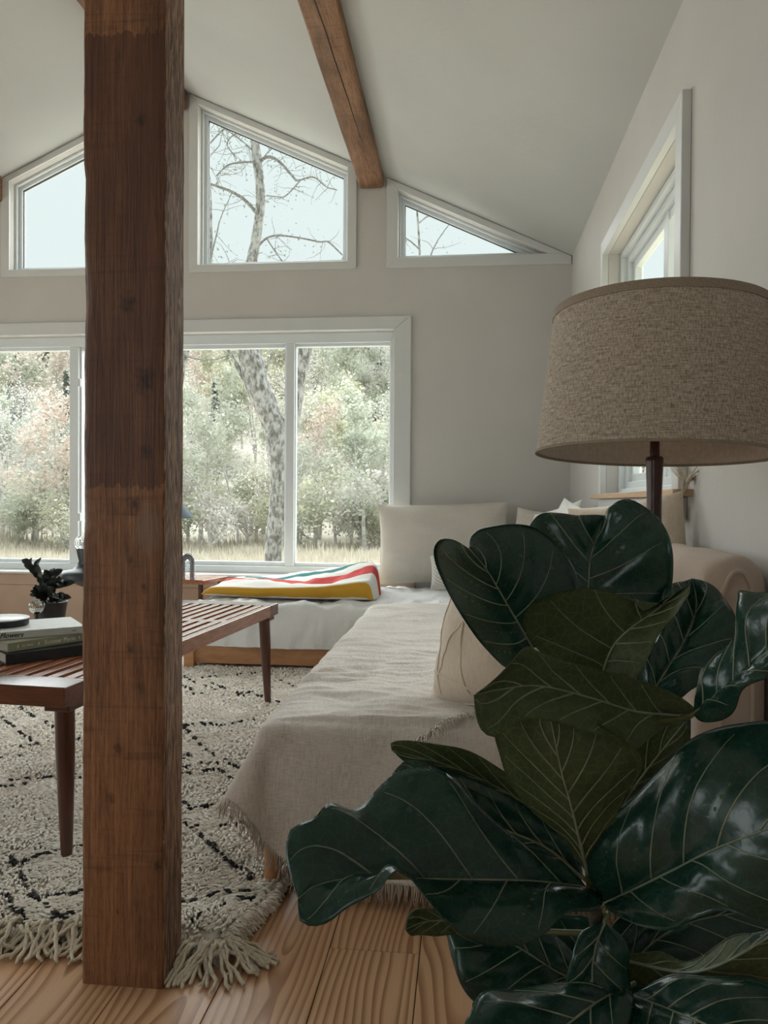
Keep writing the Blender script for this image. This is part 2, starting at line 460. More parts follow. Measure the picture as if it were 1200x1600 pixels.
plain('tin_lid', (0.66, 0.70, 0.72), 0.3, 0.03, 20)
plain('slate_blue', (0.022, 0.050, 0.078), 0.8, 0.1, 20)
plain('pewter', (0.28, 0.29, 0.30), 0.32, 0.2, 40, metal=0.9)
plain('mirror_tile', (0.72, 0.73, 0.74), 0.08, 0.25, 60, metal=1.0)
plain('dark_leaf', (0.012, 0.020, 0.017), 0.3, 0.4, 30)
plain('bulb_white', (0.8, 0.79, 0.75), 0.3)
plain('shoe_leather', (0.045, 0.045, 0.05), 0.25, 0.2, 40)
t = NT('clear_glass'); t.fin((0.9, 0.95, 0.95), 0.05, **{'Transmission Weight': 0.9, 'IOR': 1.45})

def bark(name, a, b, sc=1.0):
    t = NT(name); c = t.coord('Object', (6*sc, 6*sc, 3*sc))
    f = t.noise(c, 3.0, 5, 0.7); g = t.noise(t.coord('Object', (9*sc, 9*sc, 4.5*sc), (3, 1, 2)), 1.3, 3, 0.6)
    cc = t.ramp(t.math('ADD', t.math('MULTIPLY', f, 0.6), t.math('MULTIPLY', g, 0.4)), [(0.42, a), (0.5, tuple((x+y)/2 for x, y in zip(a, b))), (0.56, b)])
    t.bump(f, 0.8, 0.03); t.fin(cc, 0.9)
bark('grey_bark', (0.13, 0.125, 0.115), (0.44, 0.435, 0.42))
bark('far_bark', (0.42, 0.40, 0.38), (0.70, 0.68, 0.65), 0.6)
bark('twig', (0.16, 0.15, 0.145), (0.36, 0.35, 0.34), 3)

def foliage(name, a, b):
    t = NT(name)
    oi = t.n('ShaderNodeObjectInfo'); c = t.coord('Object')
    f = t.math('ADD', t.math('MULTIPLY', t.noise(c, 1.3, 3), 0.6), t.math('MULTIPLY', t.noise(c, 9, 2), 0.4))
    cc = t.ramp(f, [(0.32, a), (0.68, b)])
    cc = t.mix(t.math('MULTIPLY_ADD', oi.outputs['Random'], 0.4, 0.25), cc, (0.56, 0.55, 0.50))
    t.fin(cc, 0.9, **{'Specular IOR Level': 0.1})
    tr = t.n('ShaderNodeBsdfTranslucent'); t.set(tr.inputs[0], cc)
    mx = t.n('ShaderNodeMixShader'); mx.inputs[0].default_value = 0.48
    t.t.links.new(t.b.outputs[0], mx.inputs[1]); t.t.links.new(tr.outputs[0], mx.inputs[2]); t.t.links.new(mx.outputs[0], t.out.inputs[0])
foliage('spring_leaf', (0.45, 0.46, 0.29), (0.68, 0.67, 0.45))
foliage('olive_leaf', (0.34, 0.39, 0.30), (0.54, 0.57, 0.44))
foliage('needle_leaf', (0.22, 0.28, 0.26), (0.40, 0.46, 0.41))
foliage('rust_bud', (0.50, 0.37, 0.30), (0.68, 0.54, 0.45))
foliage('grey_bud', (0.50, 0.46, 0.43), (0.68, 0.64, 0.60))
plain('twig_bud', (0.30, 0.36, 0.34), 0.9)
foliage('dry_grass', (0.42, 0.36, 0.26), (0.60, 0.53, 0.41))
plain('hill_soil', (0.52, 0.48, 0.41), 0.95, 0.25, 0.4)
plain('meadow_soil', (0.58, 0.52, 0.36), 0.95, 0.2, 0.6)
M = MATS

# ================================================================== STRUCTURE
D = 4.65            # inner face of back wall
XR = 0.617          # inner face of right wall
XRIDGE = -1.815
XL = 2*XRIDGE - XR  # inner face of left wall
YN = -3.0           # inner face of near wall
SL = 0.457
def zc(x):
    return 2.312 + SL*((XR - x) if x >= XRIDGE else (x - XL))
ZR = zc(XRIDGE)
def mir(poly):
    return [(2*XRIDGE - x, z) for x, z in poly][::-1]

# floor: slab with one board at a time on top
fl = MB().box((XL-.15, YN-.15, -.30), (XR+.15, D+.15, -.021)).build('floor', M['soil'])
tag(fl, kind='structure')
PW = 0.172
rb = random.Random(3)
k0 = int(math.floor((XL + 0.079) / PW)) - 1
for k in range(k0, 6):
    x0 = -0.079 + k*PW; x1 = x0 + PW
    x0 = max(x0, XL); x1 = min(x1, XR)
    if x1 - x0 < 0.01: continue
    cuts = [YN]
    y = YN + rb.uniform(.6, 2.2)
    if k == -1: cuts += [-1.2, 1.437, 3.6]
    elif k == -2: cuts += [-0.4, 2.6]
    elif k == 0: cuts += [0.1, 2.3]
    else:
        while y < D - .4:
            cuts.append(y); y += rb.uniform(1.4, 2.6)
    cuts.append(D)
    for a, b in zip(cuts, cuts[1:]):
        mb = MB().box((x0+.0008, a+.0006, -.02), (x1-.0008, b-.0006, 0))
        cxm = -0.079 + k*PW + PW/2
        for i, q in enumerate(mb.v): mb.uv[i] = (q[0]-cxm, q[1])
        o = mb.build('plank', M['pine_floor'], fl, bevel=0.0008, seg=1)

def holed(poly, holes, axis, a, b):
    """prism of a polygon with holes"""
    mb = MB()
    loops = [[Vector((p[0], p[1], 0)) for p in poly]] + [[Vector((p[0], p[1], 0)) for p in h] for h in holes]
    tris = geometry.tessellate_polygon(loops)
    flat = [p for l in loops for p in l]
    def P(p, t): return {'y': (p[0], t, p[1]), 'x': (t, p[0], p[1]), 'z': (p[0], p[1], t)}[axis]
    n = len(flat)
    vs = [P(p, a) for p in flat] + [P(p, b) for p in flat]
    fs = [tuple(t) for t in tris] + [tuple(n+i for i in t[::-1]) for t in tris]
    o = 0
    for l in loops:
        m = len(l)
        for i in range(m):
            fs.append((o+i, o+(i+1) % m, n+o+(i+1) % m, n+o+i))
        o += m
    mb.add(vs, fs)
    return mb

# --- window outlines on the back wall (x, z)
def line_cut(p, q, r, s):
    d = (p[0]-q[0])*(r[1]-s[1]) - (p[1]-q[1])*(r[0]-s[0])
    a = p[0]*q[1]-p[1]*q[0]; b = r[0]*s[1]-r[1]*s[0]
    return ((a*(r[0]-s[0]) - (p[0]-q[0])*b)/d, (a*(r[1]-s[1]) - (p[1]-q[1])*b)/d)
def inset(poly, w):
    """poly counter-clockwise; w: one width or one per edge"""
    n = len(poly); w = w if hasattr(w, '__len__') else [w]*n
    E = []
    for i in range(n):
        p, q = poly[i], poly[(i+1) % n]
        dx, dz = q[0]-p[0], q[1]-p[1]; L = math.hypot(dx, dz)
        nx, nzz = -dz/L*w[i], dx/L*w[i]
        E.append(((p[0]+nx, p[1]+nzz), (q[0]+nx, q[1]+nzz)))
    return [line_cut(*E[i-1], *E[i]) for i in range(n)]
BIG_OUT = [(-3.298, 0.398), (-0.332, 0.398), (-0.332, 1.979), (-3.298, 1.979)]
BIG = [(-3.193, 0.402), (-0.437, 0.402), (-0.437, 1.899), (-3.193, 1.899)]
B_OUT = [(-1.721, 2.272), (-0.670, 2.272), (-0.670, zc(-0.670)-.003), (-1.721, zc(-1.721)-.003)]
B_IN = inset(B_OUT, [.046, .056, .038, .057])
C_OUT = [(-0.487, 2.268), (0.612, 2.268), (0.612, zc(.612)-.003), (-0.487, zc(-.487)-.003)]
cs = inset(C_OUT, [.062, 0, .040, .070])
C_IN = [(cs[0][0], cs[0][1]), line_cut(cs[0], cs[1], cs[2], cs[3]), cs[3]]
A_OUT, A_IN = mir(B_OUT), mir(B_IN)
D_OUT, D_IN = mir(C_OUT), mir(C_IN)
wall_poly = [(XL-.15, -.3), (XR+.15, -.3), (XR+.15, zc(XR)+.02), (XRIDGE, ZR+.10), (XL-.15, zc(XL)+.02)]
wb = holed(wall_poly, [BIG, B_IN, C_IN, A_IN, D_IN], 'y', D, D+.15).build('wall_back', M['wall_paint'], fix=True)
tag(wb, kind='structure')

# right wall with its window (y, z)
R_Y0, R_Y1, R_Z0, R_Z1 = 2.222, 3.515, 0.893, 2.005   # outer edge of casing
RW_IN = [(R_Y0+.068, .893), (R_Y1-.05, .893), (R_Y1-.05, R_Z1-.062), (R_Y0+.068, R_Z1-.062)]
wr = holed([(YN-.15, -.3), (D, -.3), (D, zc(XR)+.03), (YN-.15, zc(XR)+.03)], [RW_IN], 'x', XR, XR+.15).build('wall_right', M['wall_paint'], fix=True)
tag(wr, kind='structure')
# left wall, two windows
LW = [[(-0.8, .70), (0.8, .70), (0.8, 2.0), (-0.8, 2.0)], [(1.8, .70), (3.4, .70), (3.4, 2.0), (1.8, 2.0)]]
wl = holed([(YN-.15, -.3), (D, -.3), (D, zc(XL)+.03), (YN-.15, zc(XL)+.03)], LW, 'x', XL-.15, XL).build('wall_left', M['wall_paint'], fix=True)
tag(wl, kind='structure')
NW = [(-3.1, .8), (-1.3, .8), (-1.3, 2.1), (-3.1, 2.1)]
wn = holed([(XL, -.3), (XR, -.3), (XR, zc(XR)+.02), (XRIDGE, ZR+.05), (XL, zc(XL)+.02)], [NW], 'y', YN-.15, YN).build('wall_near', M['wall_paint'], fix=True)
tag(wn, kind='structure')
# ceiling: two slopes
T = .22
xe = XR + .55; xw = XL - .55
ce = MB().prism([(XR+.149, zc(XR)-SL*.149), (XRIDGE, ZR), (XL-.149, zc(XR)-SL*.149), (XL-.149, zc(XL)-SL*.149+T), (XRIDGE, ZR+T), (XR+.149, zc(XR)-SL*.149+T)], 'y', YN-.15, D+.15)
# soften: the wall tops run into the slab, so the ceiling meets them in a clean line
ce = ce.build('ceiling', M['ceiling_paint'], fix=True); tag(ce, kind='structure')

# ------------------------------------------------------------------ windows
def board_ring(outer, inner, axis, a, b, name, mat, parent, bevel=.002):
    n = len(outer)
    for i in range(n):
        j = (i+1) % n
        MB().prism([outer[i], outer[j], inner[j], inner[i]], axis, a, b).build(name, mat, parent, bevel=bevel, seg=1, fix=True)
def pane(poly, axis, a, parent):
    MB().prism(poly, axis, a, a+.004).build('pane', M['window_glass'], parent, fix=True)

def clerestory(n, out, inn, casing_polys):
    r = empty('window_%d' % n, (inn[0][0], D, inn[0][1]), kind='structure')
    for p in casing_polys:
        MB().prism(p, 'y', D-.018, D-.0003).build('casing_board', M['white_trim'], r, bevel=.0025, seg=1, fix=True)
    f1 = inset(inn, .014); f2 = inset(inn, .036)
    board_ring(inn, f1, 'y', D+.045, D+.12, 'frame', M['vinyl_frame'], r)
    board_ring(f1, f2, 'y', D+.07, D+.11, 'sash', M['vinyl_frame'], r)
    f3 = inset(inn, .0395)
    board_ring(f2, f3, 'y', D+.082, D+.096, 'gasket', M['dark_gasket'], r, 0)
    pane(f3, 'y', D+.088, r)
    return r
def casings4(o, i): return [[o[k], o[(k+1) % 4], i[(k+1) % 4], i[k]] for k in range(4)]
clerestory(2, B_OUT, B_IN, casings4(B_OUT, B_IN))
clerestory(3, A_OUT, A_IN, casings4(A_OUT, A_IN))
def casings_tri(o, i):
    # bottom board runs full length, left board, sloping board
    return [[o[0], o[1], o[2], (i[1][0]+.12, i[1][1]), i[0]], [o[0], i[0], i[2], o[3]], [i[1], (i[1][0]+.12, i[1][1]), (o[2][0]-.02, zc(o[2][0]-.02)-.003), o[3], i[2]]]
def casings_tri_c(o, i):
    xt = XR - (i[1][1] + .003 - zc(XR))/SL     # where the ceiling reaches the top of the bottom board
    return [[o[0], o[1], o[2], (xt, i[1][1]), i[0]], [o[0], i[0], i[2], o[3]], [i[1], (xt, i[1][1]), o[3], i[2]]]
cc_ = casings_tri_c(C_OUT, C_IN)
clerestory(4, C_OUT, C_IN, cc_)
clerestory(5, D_OUT, D_IN, [mir(p) for p in cc_])

# the large three-light window
W1 = empty('window_1', (-1.8, D, .4), kind='structure')
for p in ([(BIG[0][0]-.105, .398), (BIG[0][0], .398), (BIG[3][0], 1.899), (BIG[3][0]-.105, 1.979)],
          [(BIG[1][0], .398), (BIG[1][0]+.105, .398), (BIG[2][0]+.105, 1.979), (BIG[2][0], 1.899)],
          [(BIG[3][0], 1.899), (BIG[2][0], 1.899), (BIG[2][0]+.105, 1.979), (BIG[3][0]-.105, 1.979)]):
    MB().prism(p, 'y', D-.02, D-.0003).build('casing_board', M['white_trim'], W1, bevel=.003, seg=1, fix=True)
fr_in = inset(BIG, [.045, .028, .062, .028])
board_ring(BIG, fr_in, 'y', D+.05, D+.135, 'frame', M['vinyl_frame'], W1)
MU = [(-2.535, -2.475), (-1.118, -1.064)]
for a, b in MU:
    MB().box((a, D+.052, BIG[0][1]+.045), (b, D+.13, BIG[2][1]-.062)).build('mullion', M['vinyl_frame'], W1, bevel=.003, seg=1)
lights = [(fr_in[0][0], MU[0][0]), (MU[0][1], MU[1][0]), (MU[1][1], fr_in[1][0])]
z0, z1 = fr_in[0][1], fr_in[2][1]
for i, (a, b) in enumerate(lights):
    q = [(a, z0), (b, z0), (b, z1), (a, z1)]
    s = inset(q, [.022, .006, .018, .006] if i != 1 else [.026, .012, .022, .012])
    board_ring(q, s, 'y', D+.075, D+.115, 'sash', M['vinyl_frame'], W1)
    pane(s, 'y', D+.09, W1)
for zz in (1.58, .72):
    MB().box((-2.472, D+.035, zz), (-2.452, D+.052, zz+.05)).build('latch', M['vinyl_frame'], W1, bevel=.004)
st = MB().box((-3.32, D-.045, .383), (-.30, D+.05, .399)).build('trim_1', M['white_trim'], bevel=.004)
tag(st, kind='structure')
ap = MB().box((-3.32, D-.022, .0), (-.30, D-.0004, .312)).build('trim_2', M['tan_panel'], bevel=.003); tag(ap, kind='structure')
ap = MB().box((-3.32, D-.030, .313), (-.30, D-.0004, .382)).build('trim_3', M['tan_panel'], bevel=.003); tag(ap, kind='structure')

# window of the right wall
W6 = empty('window_6', (XR, 2.9, .9), kind='structure')
co = [(R_Y0, .82), (R_Y1, .82), (R_Y1, R_Z1), (R_Y0, R_Z1)]
y0, y1, zt = RW_IN[0][0], RW_IN[1][0], RW_IN[2][1]
for p in ([(R_Y0, .872), (y0, .872), (y0, zt), (R_Y0, R_Z1)], [(y1, .872), (R_Y1, .872), (R_Y1, R_Z1), (y1, zt)],
          [(y0, zt), (y1, zt), (R_Y1, R_Z1), (R_Y0, R_Z1)], [(R_Y0, .806), (R_Y1, .806), (R_Y1, .871), (R_Y0, .871)]):
    MB().prism(p, 'x', XR-.027, XR-.0003).build('casing_board', M['white_trim'], W6, bevel=.002, seg=1, fix=True)
MB().box((XR-.055, R_Y0-.055, .8725), (XR+.045, R_Y1+.055, .8925)).build('sill_board', M['pine_sill'], W6, bevel=.003)
g1 = inset(RW_IN, .022); g2 = inset(RW_IN, .052); g3 = inset(RW_IN, .085)
board_ring(RW_IN, g1, 'x', XR+.05, XR+.145, 'frame', M['vinyl_frame'], W6)
board_ring(g1, g2, 'x', XR+.075, XR+.135, 'frame', M['vinyl_frame'], W6)
board_ring(g2, g3, 'x', XR+.095, XR+.125, 'sash', M['vinyl_frame'], W6)
pane(g3, 'x', XR+.108, W6)
MB().prism([(2.82, .945), (2.88, .945), (2.88, zt-.05), (2.82, zt-.05)], 'x', XR+.09, XR+.13).build('mullion', M['vinyl_frame'], W6, bevel=.002, fix=True)
# left and near windows (outside the picture, they give the room its daylight)
def plain_window(n, q, axis, a0, a1, loc):
    r = empty('window_%d' % n, loc, kind='structure')
    o = inset(q, -.08); i1 = inset(q, .05)
    board_ring(o, q, axis, *a0, 'casing_board', M['white_trim'], r)
    board_ring(q, i1, axis, *a1, 'frame', M['vinyl_frame'], r)
    pane(i1, axis, (a1[0]+a1[1])/2, r)
plain_window(7, LW[0], 'x', (XL+.0003, XL+.02), (XL-.10, XL-.04), (XL, 0, .7))
plain_window(8, LW[1], 'x', (XL+.0003, XL+.02), (XL-.10, XL-.04), (XL, 2.6, .7))
plain_window(9, NW, 'y', (YN+.0003, YN+.02), (YN-.10, YN-.04), (-2.2, YN, .8))

# ------------------------------------------------------------------ timbers
def rough_beam(name, x0, x1, z0, z1, ya, yb, label, slope=True, seed=0, wane=0.012):
    """a hewn beam along y: cross-section corners wander a little"""
    mb = MB(); n = 60
    zt0 = (lambda x: zc(x)-.0006)
    sec = 12
    def fn(i, j):
        y = ya + (yb-ya)*i/(n-1)
        # cross-section loop: bottom-left, bottom-right, top-right, top-left with eased corners
        w1 = .003*nz(y*3+seed, 1) ; w2 = .003*nz(y*3+seed, 7); w3 = .003*nz(y*2.5+seed, 13)
        e1 = wane*(.6+.5*nz(y*4+seed, 3)); e2 = wane*1.5*(.7+.6*nz(y*3.5+seed, 5))
        a, b = x0+w1, x1+w2; c = z0+w3
        pts = [(a, zt0(a)), (a, (zt0(a)+c)/2), (a, c+e1), (a+e1*.4, c+e1*.4), (a+e1, c), ((a+b)/2, c-.001), (b-e2, c), (b-e2*.35, c+e2*.35), (b, c+e2), (b, (zt0(b)+c)/2), (b, zt0(b)), ((a+b)/2, min(zt0((a+b)/2), max(zt0(a), zt0(b))))]
        p = pts[j % sec]
        return (p[0]+.0012*nz(p[0]*40, y*20, p[1]*40), y, p[1]) if 1 < j % sec < 9 else (p[0], y, p[1])
    mb.grid(n, sec+1, fn)
    mb.uv = {}
    # ends
    mb.add([fn(0, j) for j in range(sec)], [tuple(range(sec))])
    mb.add([fn(n-1, j) for j in range(sec)], [tuple(range(sec))[::-1]])
    o = mb.build(name, M['beam_timber'], smooth=True, angle=50, fix=True)
    return tag(o, label, 'beam', 'exposed ceiling beams')
pb = rough_beam('ceiling_beam', -0.650, -0.505, 2.750, 0, YN+.002, D-.0215, 'exposed brown ceiling beam between the middle and right gable windows', seed=2)
rough_beam('ceiling_beam', -1.893, -1.737, 3.270, 0, YN+.002, D-.0215, 'ridge beam at the ceiling peak, mostly hidden behind the post', seed=9)
rough_beam('ceiling_beam', -3.092, -2.947, 2.750, 0, YN+.002, D-.0215, 'exposed brown ceiling beam left of the left gable window', seed=17)
# drying crack along the purlin: its inner shadow drawn as a thin black tube
ck = MB()
pts = []
for i in range(24):
    y = 2.55 + 1.55*i/23
    pts.append((-0.588 + .035*i/23 + .004*nz(y*6, 4), y, 2.7478))
ck.tube(pts, [.0006 + .0022*math.sin(PI*i/23) for i in range(24)], 5)
ck.build('drying_crack', M['ink'], pb)

# post
mb = MB(); n = 110; PX0, PX1, PY0, PY1, PZ = -0.665, -0.517, 1.279, 1.366, 2.7475
sec = 20
def post_fn(i, j):
    z = PZ*i/(n-1)
    j = j % sec
    wl_ = .0022*nz(z*9, 2) + .0016*nz(z*31, 5); wr_ = .0018*nz(z*8, 11)
    a, b = PX0+wl_, PX1+wr_
    c, d = PY0+.001*nz(z*6, 21), PY1+.001*nz(z*6, 27)
    eL = (.006 + (.010 if .80 < z < 1.42 else .0))*(.8+.5*nz(z*7, 31)); eR = .004+.005*max(0, nz(z*10, 37))
    L = [(a, d), (a, (c+d)/2+.02), (a, (c+d)/2), (a, c+eL*.6), (a+eL*.5, c+eL*.15), (a+eL, c)]
    F = [(a+(b-a)*t, c+.0012*nz(z*16, t*9, 3)) for t in (.2, .35, .5, .65, .8)]
    R = [(b-eR, c), (b-eR*.3, c+eR*.35), (b, c+eR), (b+.001*nz(z*25, 3), c+.03), (b+.0014*nz(z*30, 8), (c+d)/2), (b+.001*nz(z*25, 5), d-.02), (b, d)]
    K = [((a+b)/2+.03, d), ((a+b)/2-.03, d)]
    p = (L+F+R+K)[j]
    return (p[0], p[1], z)
mb.grid(n, sec+1, post_fn); mb.uv = {}
mb.add([post_fn(0, j) for j in range(sec)], [tuple(range(sec))[::-1]])
mb.add([post_fn(n-1, j) for j in range(sec)], [tuple(range(sec))])
post = mb.build('timber_post', M['post_timber'], smooth=True, angle=45, fix=True)
tag(post, 'rough dark brown square timber post standing floor to ceiling in front', 'post')

# ================================================================== RUG
RX0, RX1, RY0, RY1 = -2.75, -0.385, 1.405, 3.95
rug = empty('rug', (-1.2, 2.6, 0), 'cream shaggy wool rug with broken black diamond lines and knotted fringe', 'rug')
def rug_edge(x):
    return RY0 + .012*math.sin(x*9) + .02*nz(x*5, 3) - (.055*max(0, (x+.60)/.20) if x > -.60 else 0)
def rug_right(y):
    return RX1 + .012*math.sin(y*7) - (.05*max(0, (1.55-y)/.16) if y < 1.55 else 0)
def rug_z(x, y):
    b = .022 + .005*nz(x*7, y*7) + .003*nz(x*25, y*25, 4)
    # the corner by the post is rucked up
    b += .020*math.exp(-(((x+.47)/.10)**2 + ((y-1.45)/.07)**2)) + .010*math.exp(-(((x+.9)/.2)**2 + ((y-1.46)/.05)**2))
    return b
nx_, ny_ = 190, 200
def rug_fn(i, j):
    s = i/(nx_-1); t = j/(ny_-1)
    x = RX0 + (RX1-RX0)*s
    y = rug_edge(x) + (RY1-rug_edge(x))*t
    x = RX0 + (rug_right(y)-RX0)*s
    e = min(s*2.3, (1-s)*2.3, t*2.5, (1-t)*2.5)
    k = min(1, max(0, e/.012))
    x -= .010*s; y += .010*(1-t)
    return (x, y, .002 + (rug_z(x, y)-.002)*(k**.5))
MB().grid(nx_, ny_, rug_fn).build('backing', M['rug_wool'], rug, smooth=True)
LN = [[(282,1276),(307,1299),(345,1332),(383,1357),(396,1374)], [(270,1243),(297,1265),(330,1257),(360,1252)], [(307,1297),(318,1290),(343,1288),(375,1283)],
 [(275,1420),(289,1414),(318,1403),(349,1391),(364,1393),(393,1394)], [(300,1445),(314,1439),(345,1426),(368,1414),(402,1405)],
 [(270,1128),(299,1142),(318,1167),(337,1180),(360,1192),(380,1202)], [(270,1200),(318,1192),(345,1190),(390,1184)], [(282,1169),(301,1182),(284,1190)],
 [(284,1207),(318,1203),(339,1200),(353,1205),(366,1217)], [(287,1134),(318,1129),(345,1133),(368,1128),(425,1120)],
 [(-30,1108),(8,1125),(42,1148),(61,1163),(8,1170),(-40,1176)], [(20,1100),(40,1111),(63,1123),(110,1147),(200,1190),(270,1240)], [(-30,1188),(38,1179),(96,1174),(200,1165)],
 [(-20,1226),(50,1215),(92,1211),(150,1206)], [(-30,1234),(50,1223),(98,1218),(190,1205)],
 [(-40,1285),(4,1328),(23,1347),(38,1376),(57,1403),(88,1430),(118,1445)], [(31,1345),(69,1335),(107,1327),(200,1310),(282,1276)],
 [(-20,1380),(0,1395),(19,1412),(38,1430),(58,1452)], [(119,1432),(88,1441),(69,1460)],
 [(260,1042),(283,1054),(310,1068),(335,1079)], [(279,1068),(300,1079)], [(300,1062),(314,1060),(364,1054),(400,1051)], [(325,1062),(347,1075),(381,1086)],
 [(270,1086),(331,1082),(373,1083),(406,1079),(450,1072)], [(426,1056),(443,1066),(466,1073)], [(383,1081),(420,1092),(450,1100)],
 [(118,1445),(160,1440),(220,1430),(275,1420)], [(57,1403),(120,1395),(200,1400),(289,1414)]]
segs = []
for l in LN:
    p = [on_z(a, b, .03) for a, b in l]
    for a, b in zip(p, p[1:]): segs.append((a.x, a.y, b.x, b.y))
def line_d(x, y):
    best = 9
    for ax, ay, bx, by in segs:
        if min(ax, bx)-.03 > x or max(ax, bx)+.03 < x or min(ay, by)-.03 > y or max(ay, by)+.03 < y: continue
        dx, dy = bx-ax, by-ay; L = dx*dx+dy*dy
        t = max(0, min(1, ((x-ax)*dx+(y-ay)*dy)/L)) if L > 0 else 0
        q = math.hypot(x-ax-t*dx, y-ay-t*dy)
        if q < best: best = q
    return best
pile = MB(); dark = MB(); rp = random.Random(11)
def tuft(mb, x, y, z, L, w, ax, ay):
    # a bent three-sided lock of wool
    p0 = Vector((x, y, z-.006)); p1 = Vector((x+ax*.5*L, y+ay*.5*L, z+L*.42)); p2 = Vector((x+ax*L*1.05, y+ay*L*1.05, z+L*.50))
    mb.tube([p0, p1, p2], [w, w*.95, w*.45], 4, cap=True)
y = RY0
while y < 3.75:
    sp_ = .0085 if y < 1.75 else (.0105 if y < 2.3 else .014)
    xl = max(RX0+.02, -0.62*y - .12)
    x = xl
    while x < RX1 + .03:
        xx, yy = x + rp.uniform(-.5, .5)*sp_, y + rp.uniform(-.5, .5)*sp_
        x += sp_
        if xx > rug_right(yy)-.002 or yy < rug_edge(xx)+.001: continue
        if PX0-.004 < xx < PX1+.004 and PY0 < yy < PY1+.004: continue
        d = line_d(xx, yy)
        th_ = .0040 + .002*nz(xx*30, yy*30)
        dash = nz(xx*34, yy*34, 8) > -.16
        a = 2.4*nz(xx*6, yy*6, 1) + 1.2*nz(xx*30, yy*30, 2) - 1.6
        L = rp.uniform(.015, .023)*(1.15 if sp_ < .01 else 1)
        wdt = sp_*.40
        if d < th_ and dash:
            tuft(dark, xx, yy, rug_z(xx, yy)+.004, L*.9, wdt*1.05, math.cos(a)*.8, math.sin(a)*.8)
        else:
            tuft(pile, xx, yy, rug_z(xx, yy), L, wdt, math.cos(a)*.8, math.sin(a)*.8)
    y += sp_
for k in range(2600):
    # locks spilling over the right and near edges
    if k % 2:
        yy = rp.uniform(1.37, 1.95); xx = rug_right(yy) - rp.uniform(.0, .012); ang = rp.uniform(-.5, .4)
    else:
        xx = rp.uniform(-1.0, RX1-.05); yy = rug_edge(xx) + rp.uniform(.0, .014); ang = -PI/2 + rp.uniform(-.7, .7)
        if PX0-.012 < xx < PX1+.012 and yy < PY1+.03: continue
    if yy < rug_edge(xx)-.004: continue
    z = rp.uniform(.006, rug_z(xx, yy)); L = rp.uniform(.012, .02)
    p0 = Vector((xx, yy, z)); dv = Vector((math.cos(ang), math.sin(ang), rp.uniform(-.5, .5)))
    pile.tube([p0-dv*.004, p0+dv*L*.5+Vector((0, 0, .002)), p0+dv*L-Vector((0, 0, min(.004, z*.4)))], [.0036, .0034, .0018], 4)
tag(pile.build('pile', M['rug_wool'], rug, smooth=True), kind='stuff')
tag(dark.build('dark_pile', M['rug_black'], rug, smooth=True), kind='stuff')
# fringe: knotted tassels of yarn along the near end
def yarn_path(p, ang, L, seed, z0):
    pts = []
    q = Vector(p); a = ang; n = 9
    for i in range(n):
        pts.append(q.copy())
        a += 1.3*nz(seed*3.7, i*.8)
        st = L/(n-1)
        q = q + Vector((math.cos(a)*st, math.sin(a)*st, 0))
        f = (i+1)/(n-1)
        q.z = max(.0042, z0*max(0, 1-f)**1.3 + .010*abs(nz(seed*1.9, i*.5)) + .004)
    return pts
x = -1.05; ti = 0
while x < RX1 - .045:
    if not (PX0+.0 < x < PX1+.02):
        e = rug_edge(x)
        tb = MB(); k = rp.randint(5, 7)
        for s in range(k):
            L = rp.uniform(.065, .115)*(1.0 if x < -.6 else 1.1)
            ang = -PI/2 + rp.uniform(-.75, .75)
            st = (x+rp.uniform(-.012, .012), e+rp.uniform(.0, .02), .026)
            pth = yarn_path(st, ang, L, ti*9+s, .024+.004*s)
            pth = [q if not (PX0-.006 < q.x < PX1+.006 and q.y > PY0-.006) else Vector((q.x, q.y, q.z)) for q in pth]
            ok = [q for q in pth if not (PX0-.006 < q.x < PX1+.006 and PY0-.006 < q.y < PY1+.004)]
            if len(ok) < 4: continue
            tb.tube(ok, [.0030]+[.0036]*(len(ok)-2)+[.0024], 6)
        # knot
        tb.lathe([(0, -.008), (.007, -.005), (.009, 0), (.007, .005), (0, .008)], (x, e+.004, .024), 8)
        tb.build('tassel', M['yarn'], rug, smooth=True)
        ti += 1
    x += .030
# two long twisted tassels at the right corner
for (p, ang, L) in (((-.452, 1.385, .03), -1.15, .115), ((-.435, 1.39, .03), -.35, .10), ((-.44, 1.395, .03), -.1, .10), ((-.47, 1.38, .03), -1.6, .10), ((-.50, 1.375, .03), -2.2, .09)):
    tb = MB()
    for s in range(5):
        tb.tube(yarn_path((p[0]+rp.uniform(-.01, .01), p[1]+rp.uniform(-.01, .01), p[2]), ang+rp.uniform(-.25, .25), L, s*5+ang*7, .03), .0036, 6)
    tb.build('tassel', M['yarn'], rug, smooth=True)

# ================================================================== SLATTED BENCH
BN = Vector((-0.890, 1.631, 0)); BF = Vector((-0.770, 3.127, 0))
by_ = (BF-BN).normalized(); bx_ = Vector((by_.y, -by_.x, 0)); BL = (BF-BN).length; BW = .46; BT = .43; BTH = .046
def bp(u, v, z): return BN + bx_*u + by_*v + Vector((0, 0, z))      # u to the right (negative into the bench), v along
bench = empty('slatted_bench', tuple(bp(-BW/2, BL/2, 0)), 'long reddish walnut slatted bench with tapered legs, standing on the rug', 'bench')
def bbox(mb, u0, u1, v0, v1, z0, z1):
    vs = [bp(u, v, z) for z in (z0, z1) for (u, v) in ((u0, v0), (u1, v0), (u1, v1), (u0, v1))]
    mb.add(vs, [(0,3,2,1),(4,5,6,7),(0,1,5,4),(1,2,6,5),(2,3,7,6),(3,0,4,7)])
    return mb
EB = .095
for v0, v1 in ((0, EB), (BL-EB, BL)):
    bbox(MB(), -BW, 0, v0, v1, BT-BTH, BT).build('end_board', M['walnut_end'], bench, bevel=.003)
